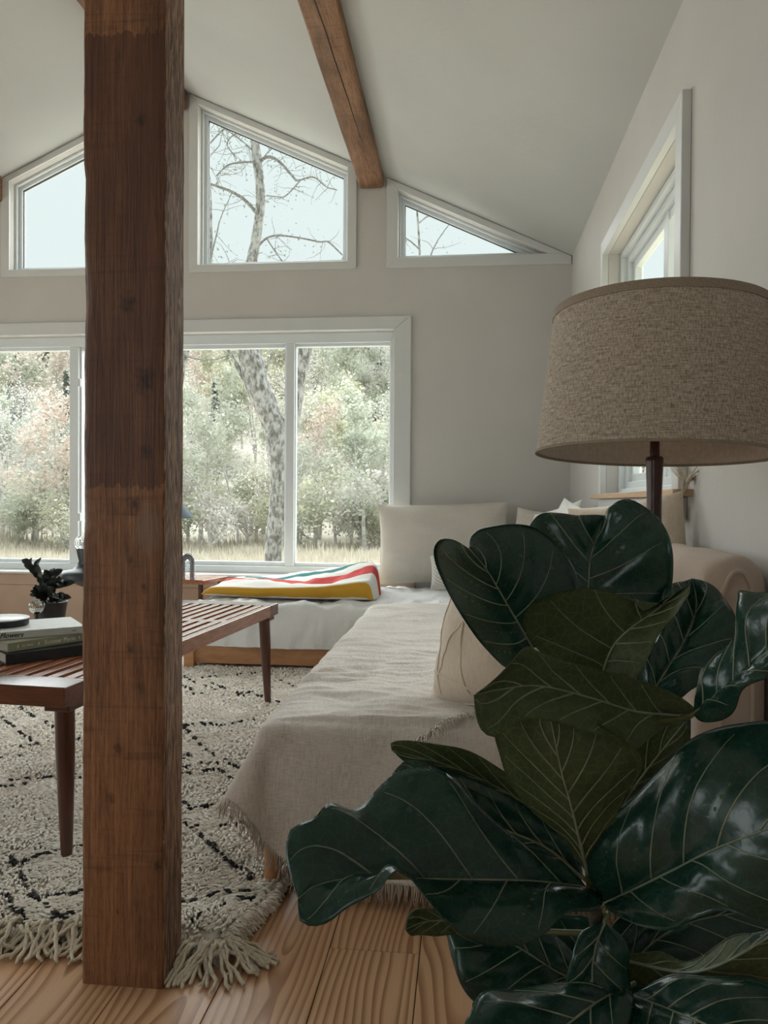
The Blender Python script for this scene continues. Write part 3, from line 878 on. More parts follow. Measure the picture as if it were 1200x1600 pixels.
for u0, u1 in ((-BW, -BW+.030), (-.030, 0)):
    bbox(MB(), u0, u1, EB, BL-EB, BT-BTH, BT).build('side_rail', M['walnut_rail'], bench, bevel=.003)
ns = 9; inner = BW-.06; pitch = inner/ns
for k in range(ns):
    c = -BW+.03 + pitch*(k+.5)
    bbox(MB(), c-pitch*.29, c+pitch*.29, EB, BL-EB, BT-.030, BT-.0005).build('slat', M['walnut_rail'], bench, bevel=.002)
for v in (.50, 1.0):
    bbox(MB(), -BW+.03, -.03, v-.022, v+.022, BT-.028, BT-.0015).build('cross_piece', M['walnut_rail'], bench, bevel=.002)
for u, v, su, sv in ((-.035, .055, .012, -.010), (-.035, BL-.075, .012, .014), (-BW+.035, .055, -.012, -.010), (-BW+.035, BL-.075, -.012, .014)):
    zt_ = BT-BTH
    bbox(MB(), u-.032, u+.032, v-.032, v+.032, zt_-.016, zt_-.0005).build('leg_block', M['walnut_leg'], bench, bevel=.003)
    a = bp(u, v, zt_-.0165); b = bp(u+su, v+sv, .0265)
    MB().tube([a, a.lerp(b, .3), a.lerp(b, .7), b], [.0225, .0215, .0165, .0125], 20).build('leg', M['walnut_leg'], bench, smooth=True, angle=50)

# ------------------------------------------------------------------ books
def text_mesh(body, size, shear=0.0, bold=0.0):
    cu = bpy.data.curves.new('lettering', 'FONT'); cu.body = body; cu.size = size; cu.shear = shear; cu.extrude = .0003; cu.offset = bold
    cu.resolution_u = 3
    o = bpy.data.objects.new('lettering', cu); COL.objects.link(o)
    dg = bpy.context.evaluated_depsgraph_get()
    me = bpy.data.meshes.new_from_object(o.evaluated_get(dg))
    bpy.data.objects.remove(o); bpy.data.curves.remove(cu)
    return me
def book(name, a, b, z0, th, depth, cover, label, texts, length=None, hard=.002, marks=()):
    """a,b: spine foot and a point along the spine (x,y)"""
    a = Vector((a[0], a[1], 0)); b = Vector((b[0], b[1], 0)); e1 = (b-a).normalized(); L = length or (b-a).length
    e2 = Vector((-e1.y, e1.x, 0))
    def P(u, v, z): return a + e1*u + e2*v + Vector((0, 0, z0+z))
    r = empty(name, tuple(P(L/2, depth/2, 0)), label, 'book', 'books stacked on the bench')
    def bb(u0, u1, v0, v1, za, zb):
        m = MB(); m.add([P(u, v, z) for z in (za, zb) for (u, v) in ((u0, v0), (u1, v0), (u1, v1), (u0, v1))], [(0,3,2,1),(4,5,6,7),(0,1,5,4),(1,2,6,5),(2,3,7,6),(3,0,4,7)]); return m
    bb(.004, L-.004, .004, depth-.005, hard, th-hard).build('pages', M['book_pages'], r)
    bb(0, L, 0, depth, 0, hard).build('cover_board', M[cover], r, bevel=.0006, seg=1)
    bb(0, L, 0, depth, th-hard, th).build('cover_board', M[cover], r, bevel=.0006, seg=1)
    spine = bb(0, L, -.0015, .0035, 0, th).build('spine', M[cover], r, bevel=.001)
    for body, u, size, shear, mt, bold in texts:
        me = text_mesh(body, size, shear, bold); me.materials.clear(); me.materials.append(M[mt])
        o = bpy.data.objects.new('lettering', me); COL.objects.link(o)
        R = Matrix((( e1.x, 0, -e2.x), (e1.y, 0, -e2.y), (0, 1, 0))).to_4x4()
        o.parent = spine
        o.matrix_basis = Matrix.Translation(P(u, -.0019, th/2 - size*.30)) @ R
    for u in marks:
        m = MB()
        s = th*.26
        m.add([P(u + dx, -.0020, th/2+dz) for dx, dz in ((0, -s), (s*.42, 0), (0, s), (-s*.42, 0))], [(0, 1, 2, 3)])
        m.build('ornament', M['gilt_print'], spine)
    return r
bz = BT+.0005
p0 = on_z(9, 1039, bz); p1 = on_z(132, 1023, bz)
book('book', p0, p1, bz, .0275, .20, 'black_cloth_cover', 'thick black book at the bottom of the stack on the bench', [], .275)
p0 = on_z(12, 1019.5, bz+.028); p1 = on_z(132, 1001, bz+.028)
gb = (p1-p0).length
book('book', p0, p1, bz+.028, .0235, .175, 'green_cloth_cover', 'sage green book with pale lettering in the middle of the stack',
     [('Summer Places', .098, .0150, 0.0, 'gilt_print', .0003), ('Gil. Tilney', .036, .0075, 0.0, 'gilt_print', .0002)], .235, marks=(.026, .083, .200))
zz = bz+.0520
p0 = on_z(0, 1000, zz); p1 = on_z(133, 989, zz); e = (p1-p0).normalized(); Lw = (p1-p0).length
st_ = p0 - e*.075
book('book', st_, p1, zz, .0195, .20, 'pale_paper_cover', 'pale grey book with handwritten black title on top of the stack',
     [('Wild Flowers', .034, .0175, 0.35, 'ink', .00035), ('IVES', Lw+.075-.034, .0050, 0, 'ink', 0)], Lw+.075)
# round black tin with a pale lid
c = on_z(2, 976, zz+.0205); c = Vector((c.x, c.y, zz+.0202))
r = empty('round_tin', tuple(c), 'round black candle tin with pale lid lying on the top book', 'tin')
MB().lathe([(.069, 0), (.071, .002), (.071, .0145), (.069, .016), (0, .016)], c, 40).build('tin_body', M['black_iron'], r, smooth=True, angle=40)
MB().lathe([(.0705, .0162), (.0725, .017), (.0725, .0195), (.070, .0205), (0, .0205)], c, 40).build('lid', M['tin_lid'], r, smooth=True, angle=40)

# ------------------------------------------------------------------ small dark plant in a pot with a mirror ball
pc = at(78, 950, 2.72); pc.z = BT+.0006
r = empty('potted_zz_plant', tuple(pc), 'small dark glossy-leaved plant in a black pot behind the books', 'plant')
MB().lathe([(.040, 0), (.050, .002), (.058, .055), (.060, .062), (.055, .062), (.050, .052), (0, .052)], pc, 28).build('pot', M['black_iron'], r, smooth=True, angle=40)
MB().lathe([(.0495, .0525), (.03, .056), (0, .057)], pc, 20).build('soil', M['soil'], r, smooth=True)
def blade(mb, p, d, nrm, L, wd, m=0):
    d = d.normalized(); s = d.cross(nrm).normalized(); nn = s.cross(d)
    rows = []
    for i in range(6):
        t = i/5; hw = wd*math.sin(PI*min(1, t*.93+.05))**.8
        c_ = p + d*L*t + nn*(L*.12*math.sin(t*PI))
        rows.append((c_-s*hw+nn*hw*.3, c_, c_+s*hw+nn*hw*.3))
    mb.add([q for rw in rows for q in rw], [(i*3+k, i*3+k+1, i*3+3+k+1, i*3+3+k) for i in range(5) for k in range(2)], m)
rz = random.Random(5)
stems = [((50, 885), 2.72, .95), ((98, 915), 2.70, 1.0), ((82, 900), 2.78, 1.0), ((70, 925), 2.68, .9), ((95, 935), 2.66, .9), ((60, 930), 2.75, .9)]
for (sx, sy), dd, sc in stems:
    tip = at(sx, sy, dd); b0 = pc + Vector((rz.uniform(-.02, .02), rz.uniform(-.02, .02), .052))
    pts = catmull([b0, b0.lerp(tip, .5)+Vector((.006 if sx < 70 else -.012, 0, .012)), tip], 9)
    MB().tube(pts, [.0042-.0003*i for i in range(9)], 6).build('stem', M['dark_leaf'], r, smooth=True)
    for i in range(2, 9):
        for sd in (-1, 1):
            d = (pts[min(i+1, 8)]-pts[i-1]).normalized()
            side = Vector((sd*.8, rz.uniform(-.8, .8), .1)).normalized()
            lm = MB(); blade(lm, pts[i], d*.75+side*.75, Vector((rz.uniform(-.3, .3), -.8, .6)), .046*sc*rz.uniform(.8, 1.15), .0125)
            lm.build('leaf', M['dark_leaf'], r, smooth=True)
bc = at(57.5, 947, 2.62)
ball = empty('mirror_ball', tuple(bc - Vector((0, 0, .027))), 'small silver mirror ball resting against the dark plant', 'mirror ball')
mt = MB(); R_ = .0265; nr = 11
for i in range(nr):
    t0, t1 = PI*i/nr-PI/2, PI*(i+1)/nr-PI/2
    nn = max(4, int(2*nr*math.cos((t0+t1)/2)))
    for k in range(nn):
        a0, a1 = 2*PI*(k+.05)/nn, 2*PI*(k+.95)/nn
        t0_, t1_ = t0+.012, t1-.012
        mt.add([bc+Vector((R_*math.cos(t)*math.cos(a), R_*math.cos(t)*math.sin(a), R_*math.sin(t))) for t, a in ((t0_, a0), (t0_, a1), (t1_, a1), (t1_, a0))], [(0, 1, 2, 3)])
tag(mt.build('mirror_tiles', M['mirror_tile'], ball), kind='stuff')
MB().lathe([(R_*.975*math.cos(PI*i/14-PI/2), R_*.975*math.sin(PI*i/14-PI/2)) for i in range(15)], bc, 20).build('ball_core', M['black_iron'], ball, smooth=True)
# a little stand that carries the ball
MB().lathe([(.020, 0), (.021, .003), (.006, .006), (.005, bc.z-.03-BT), (.010, bc.z-R_*.99-BT-.001), (0, bc.z-R_*.99-BT-.001)], (bc.x, bc.y, BT+.0006), 16).build('ball_stand', M['black_iron'], ball, smooth=True, angle=40)

# ------------------------------------------------------------------ side table by the window
tc_ = on_z(317, 907, .42)
def tp(u, v, z):   # u along the right edge direction, v depth
    a = math.radians(-12); return Vector((tc_.x + u*math.cos(a) - v*math.sin(a), tc_.y + u*math.sin(a) + v*math.cos(a), z))
r = empty('side_table', tuple(tp(-.22, .13, 0)), 'low reddish wooden side table under the window behind the bench', 'table')
def tb_(u0, u1, v0, v1, z0, z1):
    m = MB(); m.add([tp(u, v, z) for z in (z0, z1) for (u, v) in ((u0, v0), (u1, v0), (u1, v1), (u0, v1))], [(0,3,2,1),(4,5,6,7),(0,1,5,4),(1,2,6,5),(2,3,7,6),(3,0,4,7)]); return m
tb_(-.46, 0, 0, .28, .396, .42).build('table_top', M['walnut_rail'], r, bevel=.003)
for u, v in ((-.035, .035), (-.425, .035), (-.425, .245), (-.035, .245)):
    MB().tube([tp(u, v, .3955), tp(u*1.0, v, .2), tp(u, v, .0005 if tp(u, v, 0).y > RY1 + .01 else .026)], [.014, .013, .010], 12).build('leg', M['walnut_leg'], r, smooth=True, angle=50)
# ribbed metal arch ornament on the table
ac = on_z(293, 906.5, .4205)
r = empty('ribbed_arch_ornament', tuple(ac), 'small ribbed pewter arch ornament on the side table right of the post', 'ornament')
arch = []
for i in range(25):
    t = i/24
    if t < .28: q = (-.026, .105*t/.28)
    elif t > .72: q = (.026, .105*(1-t)/.28)
    else:
        a = PI*(1-(t-.28)/.44); q = (.026*math.cos(a), .105+.026*math.sin(a))
    arch.append(ac + Vector((q[0], -.01*0, q[1]+.002)))
MB().tube(arch, .0125, 12).build('arch', M['pewter'], r, smooth=True)
for i in range(1, 24):
    d = (arch[i+1]-arch[i-1]).normalized()
    MB().tube([arch[i]-d*.0014, arch[i]+d*.0014], .0185, 12).build('rib', M['pewter'], r, bevel=.0006)
# slate-blue lamp on the same table
lc = at(243, 810, 4.42); lb = Vector((lc.x, lc.y, .4205)); sh = at(300, 809, 4.42); rr = (Vector((sh.x, sh.y, 0))-Vector((lc.x, lc.y, 0))).length
zl = sh.z
r = empty('desk_lamp', tuple(lb), 'slate blue cone lamp mostly hidden behind the post', 'lamp')
MB().lathe([(.075, 0), (.078, .004), (.07, .014), (.02, .02), (0, .022)], lb, 28).build('base', M['black_iron'], r, smooth=True, angle=40)
MB().tube([lb+Vector((0, 0, .02)), Vector((lb.x, lb.y, zl+.10))], .007, 12).build('pole', M['black_iron'], r, smooth=True)
MB().lathe([(rr, 0), (rr+.002, .003), (.045, .205), (.04, .21), (.038, .205), (rr-.004, .003), (rr-.004, 0)], (lb.x, lb.y, zl), 40).build('shade', M['slate_blue'], r, smooth=True, angle=40)

# black iron stand with a clear glass knob on the window sill
ic = at(141, 904, 4.44); ic.z = .0
sill_z = .4
r = empty('iron_pedestal', (ic.x, ic.y, 0), 'dark iron pedestal with clear glass finial by the window left of the post', 'ornament')
u = 4.44/1200
iz = lambda py: at(141, py, 4.44).z
MB().lathe([(.030, 0.0005), (.034, .01), (.020, .03), (.020, iz(908)-.04), (.10, iz(908)-.005), (44*u, iz(906)), (45*u, iz(903)), (42*u, iz(895)), (38*u, iz(891)), (26*u, iz(889)), (19*u, iz(882)), (17*u, iz(876)), (21*u, iz(858)), (20*u, iz(856.5)), (0, iz(856.5))], (ic.x, ic.y, 0), 40).build('pedestal_body', M['black_iron'], r, smooth=True, angle=50)
gk = at(124.5, 848, 4.40)
g = MB()
g.tube([gk+Vector((.026*math.cos(t)*.9, 0, .030*math.sin(t))) for t in [2*PI*i/18 for i in range(19)]], .008, 8)
g.build('glass_ring', M['clear_glass'], r, smooth=True)
MB().lathe([(.022, iz(856.4)), (.024, iz(854)), (.010, iz(851)), (.012, iz(846)), (.006, iz(836)), (.004, iz(824)), (0, iz(822))], (at(130, 848, 4.42).x, at(130, 848, 4.42).y, 0), 20).build('glass_spire', M['clear_glass'], r, smooth=True)

# shoe toe peeking in at the bottom of the frame
sc_ = on_z(302, 1612, .03)
r = empty('shoe', (sc_.x, sc_.y-.09, 0), 'dark leather shoe whose toe peeks in at the bottom edge', 'shoe')
def shoe_fn(i, j):
    t = i/22; a = 2*PI*(j % 20)/20
    y = -.20 + .225*t
    hw = .036*(1-.12*math.cos(t*6)) * (max(0, 1-((t-.80)/.2)**2 if t > .80 else 1))**.5 * (max(.05, (1-((.12-t)/.12)**2)) if t < .12 else 1)**.5
    ht = (.062 - .034*max(0, (t-.35))/.65) * (max(0, 1-((t-.84)/.16)**2 if t > .84 else 1))**.5
    return (sc_.x + hw*math.cos(a), sc_.y + y - .012, .012 + max(0, ht*(math.sin(a) if math.sin(a) > 0 else .0)) + (0 if math.sin(a) >= 0 else 0))
MB().grid(23, 21, shoe_fn).build('upper', M['shoe_leather'], r, smooth=True)
def sole(t):
    a = 2*PI*t; return (sc_.x+.040*math.cos(a)*(1 if math.sin(a) > 0 else .86), sc_.y-.10+ .125*math.sin(a))
MB().prism([sole(i/28) for i in range(28)], 'z', .0005, .0125).build('sole', M['black_iron'], r, bevel=.002, fix=True)

# ================================================================== DAYBEDS
def pine_frame(name, x0, x1, y0, y1, zb, zt_, legs, label, leg_r=None):
    r = empty(name, ((x0+x1)/2, (y0+y1)/2, 0), label, 'daybed', 'low pine daybeds set in an L')
    th = .028
    MB().box((x0, y0, zb), (x1, y0+th, zt_)).build('rail', M['bed_pine'], r, bevel=.003)
    MB().box((x0, y1-th, zb), (x1, y1, zt_)).build('rail', M['bed_pine'], r, bevel=.003)
    MB().box((x0, y0+th+.0005, zb), (x0+th, y1-th-.0005, zt_)).build('rail', M['bed_pine'], r, bevel=.003)
    MB().box((x1-th, y0+th+.0005, zb), (x1, y1-th-.0005, zt_)).build('rail', M['bed_pine'], r, bevel=.003)
    n = 9
    for k in range(n):
        if x1-x0 > y1-y0:
            c = x0+.08+(x1-x0-.16)*k/(n-1); MB().box((c-.035, y0+th+.001, zt_-.03), (c+.035, y1-th-.001, zt_-.012)).build('slat', M['bed_pine'], r, bevel=.002)
        else:
            c = y0+.08+(y1-y0-.16)*k/(n-1); MB().box((x0+th+.001, c-.035, zt_-.03), (x1-th-.001, c+.035, zt_-.012)).build('slat', M['bed_pine'], r, bevel=.002)
    for (lx, ly, kind) in legs:
        onrug = lx < RX1 and ly < RY1
        zf = .0275 if onrug else .0006
        if kind == 'round':
            MB().tube([(lx, ly, zb+.02), (lx, ly, zf)], .0185, 18).build('leg', M['bed_pine'], r, smooth=True, angle=50)
        else:
            MB().box((lx-.026, ly-.022, zf), (lx+.026, ly+.022, zt_-.002)).build('leg', M['bed_pine'], r, bevel=.003)
    return r
FX0, FX1, FY0, FY1 = -1.385, .56, 3.70, 4.57
far = pine_frame('daybed', FX0, FX1, FY0, FY1, .045, .165, [(FX0+.026, FY0-.001, 's'), (FX1-.03, FY0+.05, 's'), (FX0+.03, FY1-.03, 's'), (FX1-.03, FY1-.03, 's')], 'low pine daybed under the big window with white bedding')
NX0, NX1, NY0, NY1 = -.425, .44, 1.675, 3.655
near = pine_frame('daybed', NX0+.01, NX1, NY0+.02, NY1, .10, .19, [(-.412, 1.632, 'round'), (NX1-.04, NY0+.02, 'round'), (NX0+.04, NY1-.04, 'round'), (NX1-.04, NY1-.04, 'round')], 'low pine daybed along the right wall under the oatmeal throw')

def soft_box(x0, x1, y0, y1, z0, z1, r, amp, sc, n=(40, 40), seed=0, crown=.012):
    """top-and-sides sheet over a mattress, wrinkled"""
    mb = MB()
    # profile positions across each axis: drop - round - top - round - drop
    def prof(n_, a, b, zlo):
        out = []
        drop = z1-zlo
        L = [('d', i/6) for i in range(6)] + [('r', i/5) for i in range(5)] + [('t', i/(n_-1)) for i in range(n_)] + [('R', i/5) for i in range(1, 6)] + [('D', i/6) for i in range(1, 7)]
        for kind, t in L:
            if kind == 'd': out.append((a, 1-t))
            elif kind == 'r': out.append((a + r*(1-math.cos(t*PI/2)), -t))
            elif kind == 't': out.append((a+r + (b-a-2*r)*t, -1))
            elif kind == 'R': out.append((b - r*(1-math.sin(t*PI/2+0)) if False else b-r+r*math.sin(t*PI/2), -(1-t) if t < 1 else 0))
            else: out.append((b, t))
        return out
    X = prof(n[0], x0, x1, z0); Y = prof(n[1], y0, y1, z0)
    def hz(c):
        # 1..0 hanging below the round; -t in the round; -1 on top
        if c >= 0: return None if c == 0 else c
        return c
    def zof(c):
        if c > 0: return z1 - r - (z1-r-z0)*c
        return z1 - r + r*math.sin(-c*PI/2)
    def fn(i, j):
        xa, cx = X[i]; ya, cy = Y[j]
        z = min(zof(cx), zof(cy))
        t_ = max(0, 1-((xa-(x0+x1)/2)/((x1-x0)/2))**2) * max(0, 1-((ya-(y0+y1)/2)/((y1-y0)/2))**2)
        z += crown*t_**.4
        w = amp*(nz(xa*sc+seed, ya*sc, z*sc) + .6*nz(xa*sc*2.6+seed, ya*sc*2.1, z*sc*2.5) + .3*nz(xa*sc*6+seed, ya*sc*5, z*sc*5))
        hang = max(cx, cy, 0)
        if hang > 0:
            fold = .013*hang*math.sin(xa*26+5*nz(xa*4, seed))*(.6+nz(xa*3, seed+4))+.006*hang*math.sin(ya*38+3*nz(ya*6, seed))
            if cy > 0 and ya < (y0+y1)/2: ya -= .012*hang + fold + w
            elif cy > 0: ya += 0
            if cx > 0 and xa < (x0+x1)/2: xa -= .012*hang + fold + w
            z += .012*nz(xa*5, ya*5, seed)*hang
        else:
            z += w
        return (xa, ya, z)
    mb.grid(len(X), len(Y), fn)
    return mb
o = soft_box(FX0+.012, FX1+.03, FY0-.012, FY1+.02, .135, .342, .045, .015, 8, (190, 80), 3).build('white_bedspread', M['white_linen'], smooth=True)
tag(o, 'rumpled white linen cover over the daybed under the window', 'bedspread')
o = MB().box((FX0+.035, FY0+.02, .156), (FX1-.01, FY1-.03, .315)).build('mattress', M['white_linen'], far, bevel=.02)
o = MB().box((NX0+.03, NY0+.045, .165), (NX1-.01, NY1-.01, .325)).build('mattress', M['white_linen'], near, bevel=.02)

# oatmeal throw over the near daybed, its near corner flaring out
ZT = .362
thr = empty('linen_throw', (0, 2.6, ZT), 'oatmeal linen throw with frayed fringe draped over the near daybed', 'throw')
SIDE = .17
us = [-SIDE + SIDE*i/8 for i in range(8)] + [(NX1+.02-NX0)*(i/46) for i in range(47)]      # distance right of the left edge
def hangmax(u):
    # the near hem: high at the cloth's left corner, sinking to the right
    t = min(1, max(0, (u+SIDE)/(SIDE+.10)))
    return .120 + .215*t
NH = 26; NTOP = 230
def thr_pt(u, h):
    """u: cloth x (negative hangs over the left side); h: positive hangs over the near end, negative = on top"""
    wv = lambda p: 0
    a = max(0, -u); b = max(0, h)
    x = NX0 + max(0, u); y = NY0 - min(0, h)*1.0
    y = NY0 + max(0, -h)
    r = math.hypot(a, b)
    if r > 0:
        rr = .035
        ang = min(r/rr, PI/2)
        out = rr*math.sin(ang); drop = rr*(1-math.cos(ang))
        rest = max(0, r - rr*PI/2)
        corner = (2*a*b/(r*r)) if r > 1e-6 else 0
        fl_ = .20 + .42*corner
        out += rest*math.sin(fl_); drop += rest*math.cos(fl_)
        x -= out*a/r; y -= out*b/r
        z = ZT - drop
    else:
        z = ZT
    # wrinkles
    if h < 0:
        w = .0085*nz(x*4, y*8, 1) + .0135*nz(x*9, y*24+2*nz(x*3, y*3), 5)*max(.25, 1-abs(y-2.15)/.9) + .0060*nz(x*17, y*46, 9)*max(.3, 1-abs(y-2.1)/.8)
        cr = max(0, 1-((x-.02)/.46)**2)
        z += w + .012*cr**.5
        # a few pressed creases across the width
        for yc, am in ((2.05, .006), (2.28, .008), (2.42, .006), (1.93, .005)):
            z -= 1.5*am*math.exp(-((y-yc-.03*nz(x*4, yc*9))/.012)**2)*max(0, nz(x*3, yc*7)+.45)
        if -h > NY1-NY0-.01: z -= min(.2, (-h-(NY1-NY0)+.01))
    else:
        f = min(1, h/.10)
        y -= f*(.010*math.sin(u*17+1.0) + .008*nz(u*9, h*5, 2)) + .003*nz(u*30, h*20, 4)
        z += .004*nz(u*20, h*18, 6)*f + .0055*nz(x*5, NY0*9, 1)*(1-f)
    return Vector((x, y, max(.012, z)))
rows = []
def tf(i, j):
    u = us[i]
    if j < NH:
        h = hangmax(u)*(1-j/NH)
    else:
        h = -(NY1+.02-NY0)*((j-NH)/(NTOP-1))
    return thr_pt(u, h)
MB().grid(len(us), NH+NTOP, tf, flip=True).build('cloth', M['oat_linen'], thr, smooth=True, sub=1)
fr = MB(); rf = random.Random(4)
for k in range(420):
    u = -SIDE + (NX1+.02-NX0+SIDE)*(k+rf.random())/420
    p = thr_pt(u, hangmax(u)); q = thr_pt(u, hangmax(u)*.96); d = (p-q).normalized()
    L = rf.uniform(.022, .042); side = Vector((rf.uniform(-.5, .5), rf.uniform(-.45, .1), 0))
    pts = [p-d*.004, p+d*L*.45+side*L*.25, p+d*L+side*L*.6]
    pts = [Vector((s.x, s.y, max(.004, s.z))) for s in pts]
    fr.tube(pts, [.0014, .0012, .0007], 3)
tag(fr.build('fringe', M['fringe_thread'], thr, smooth=True), kind='stuff')
# a second frayed hem lying across the top near the cushion
hem = [on_z(640, 1168, .335), on_z(672, 1148, .372), on_z(700, 1128, .376), on_z(735, 1118, .376), on_z(775, 1112, .376), on_z(830, 1108, .376)]
hem = catmull(hem, 70); fr = MB()
for i, p in enumerate(hem):
    for s in range(3):
        a = -PI/2 + rf.uniform(-.7, .9); L = rf.uniform(.018, .034)
        p0 = p + Vector((rf.uniform(-.004, .004), 0, .004))
        fr.tube([p0, p0+Vector((math.cos(a)*L*.5, math.sin(a)*L*.5, .004)), p0+Vector((math.cos(a)*L, math.sin(a)*L, -.002-.25*L*(i < 30)))], [.0016, .0014, .0008], 3)
tag(fr.build('fringe', M['pale_fringe'], thr, smooth=True), kind='stuff')
# second frayed end hanging at the near right
fr = MB()
for i in range(60):
    p = Vector((.10 + .05*i/60, 1.632, .31 - .09*i/60)) + Vector((rf.uniform(-.01, .01), rf.uniform(-.006, .0), 0))
    L = rf.uniform(.02, .035)
    fr.tube([p, p+Vector((-.3*L, -.3*L, -.5*L)), p+Vector((rf.uniform(-.7, .1)*L, -.3*L, -L))], [.0015, .0013, .0007], 3)
tag(fr.build('fringe', M['pale_fringe'], thr, smooth=True), kind='stuff')

# ------------------------------------------------------------------ striped blanket, folded, on the far daybed
s0, s1 = -1.37, -0.47
def bl_fn(i, j):
    s = i/84; t = j/46
    x = s0 + (s1-s0)*s
    base = .362
    # the fold rises towards its right end
    hgt = (.050 + .068*s**1.2 + .012*nz(x*4, 9) + .010*math.sin(s*8))*min(1, (s+.004)/.06)**.6
    yf = 3.80 + .10*(1-s)**2 + .02*nz(x*5, 4) - .02*math.sin(s*4.2)
    depth = .66 - .06*s
    if t < .20:                        # rounded front fold
        a = t/.20
        y = yf - .030*math.sin(a*PI) + .02*a; z = base + hgt*.78*math.sin(a*PI/2)
    else:
        q = (t-.20)/.80
        y = yf + .02 + depth*q
        z = base + hgt*.78 + .050*s*math.sin(min(1, q*1.5)*PI*.5) + .030*math.sin(q*6.0+s*6.5-1.0)*min(1, 5*q)*(1-.6*q)*(.5+.5*s) + (.014*nz(x*8, y*8, 3)+.007*nz(x*19, y*15, 5))*min(1, 4*q)
        z -= (hgt*.9+.03)*max(0, (q-.72)/.28)**2
    if s > .95: z = base + (z-base)*max(0, 1-((s-.95)/.05)**2)**.5
    return (x + .03*math.sin(t*4)*s, y, max(z, .353))
b = MB().grid(85, 47, bl_fn).build('striped_blanket', M['striped_wool'], smooth=True, sub=1)
tag(b, 'folded white wool blanket with teal, red and yellow stripes on the far daybed', 'blanket')

# ------------------------------------------------------------------ pillows
def pillow(name, c, w, h, th, rx, rz_, mat, label, group='scatter pillows on the daybeds', rot_in=0.0, seed=0, piping=None, sag=0.0, n=34, tuck=None, corner=.06):
    """upright pillow: width w along local x, height h along local z, bulging along local y; rx leans it back, rz_ turns it"""
    root = empty(name, (c[0], c[1], c[2]-h/2), label, 'pillow', group)
    Mx = Matrix.Translation(Vector(c)) @ Matrix.Rotation(rz_, 4, 'Z') @ Matrix.Rotation(rx, 4, 'X') @ Matrix.Rotation(rot_in, 4, 'Y')
    def shp(s, t, side):
        k = max(0, (1-abs(s)**2.6)*(1-abs(t)**2.6))**.55
        pin = 1 - corner*(1-abs(s*t)**1.0)*max(abs(s), abs(t))**3
        x = s*w/2*(1-corner*.9*(1-t*t)*abs(s)**2); z = t*h/2*(1-corner*.9*(1-s*s)*abs(t)**2)
        y = side*th/2*k
        wr = .010*nz(s*2.2+seed, t*2.2, side*2) + .005*nz(s*6+seed, t*6, side)
        ed = max(abs(s), abs(t))
        wr += .006*math.sin((s+t)*14+seed)*max(0, ed-.6)*1.4*nz(s*3, t*3, seed+2)
        y += side*wr*k*1.4
        z -= sag*(1-t)*.0
        return Mx @ Vector((x, y, z))
    m = MB()
    ss = [math.sin((i/(n-1)*2-1)*PI/2) for i in range(n)]
    m.grid(n, n, lambda i, j: shp(ss[i], ss[j], -1), flip=True)
    m.grid(n, n, lambda i, j: shp(ss[i], ss[j], 1))
    m.build('cushion_body', mat, root, smooth=True)
    if piping:
        loop = [(-1+2*i/24, -1) for i in range(24)] + [(1, -1+2*i/24) for i in range(24)] + [(1-2*i/24, 1) for i in range(24)] + [(-1, 1-2*i/24) for i in range(25)]
        MB().tube([shp(a, b, 1) for a, b in loop], piping, 6).build('piping', mat, root, smooth=True)
    if tuck:
        for ln in tuck:
            pts = [shp(a+.012*nz(i*.4, a*5), b, -1) for i, (a, b) in enumerate([(ln[0]+(ln[2]-ln[0])*k/24, ln[1]+(ln[3]-ln[1])*k/24) for k in range(25)])]
            MB().tube(pts, .0028, 6).build('tuck_seam', mat, root, smooth=True)
    root['_m'] = 0; del root['_m']
    return root, shp
# big cream pillow against the back wall
pillow('pillow', (-.130, 4.505, .615), .76, .47, .15, math.radians(-9), math.radians(0), M['pillow_cream'], 'large cream pillow leaning by the right edge of the big window', seed=1, piping=.003, rot_in=math.radians(-1.5), corner=.05)
pillow('pillow', (.02, 4.22, .47), .42, .25, .09, math.radians(-48), math.radians(4), M['gingham'], 'small checked pillow in front of the large cream pillow', seed=5)
pillow('pillow', (.42, 4.43, .595), .34, .44, .12, math.radians(-10), math.radians(-24), M['pillow_cream'], 'cream pillow in the corner between the back and right walls', seed=8, rot_in=math.radians(6))
pillow('pillow', (.42, 3.86, .60), .52, .48, .15, math.radians(-12), math.radians(-72), M['pillow_white'], 'white pillow leaning on the right wall nearest the corner', seed=12, rot_in=math.radians(-9))
pillow('pillow', (.43, 3.28, .60), .52, .50, .15, math.radians(-12), math.radians(-78), M['pillow_white'], 'white pillow leaning on the right wall below the pine sill', seed=15, rot_in=math.radians(8))
pc5 = at(985, 870, 2.14)
r, shp = pillow('pillow', (pc5.x, pc5.y, .618), .34, .50, .15, math.radians(-8), math.radians(-34), M['pillow_sand'], 'tall sand-coloured pillow with corner tassel behind the lamp stem', seed=18, rot_in=math.radians(-9))
tz = MB(); cpt = shp(1, 1, 1)
for k in range(34):
    a = rf.uniform(0, 2*PI); L = rf.uniform(.05, .085)
    d = Vector((math.cos(a)*.45+.25, math.sin(a)*.45, 1)).normalized()
    tz.tube([cpt-Vector((0, 0, .01)), cpt+d*L*.5, cpt+d*L+Vector((.3*L*math.cos(a), .3*L*math.sin(a), -.1*L))], [.0022, .002, .0012], 4)
tz.build('tassel', M['yarn'], r, smooth=True)
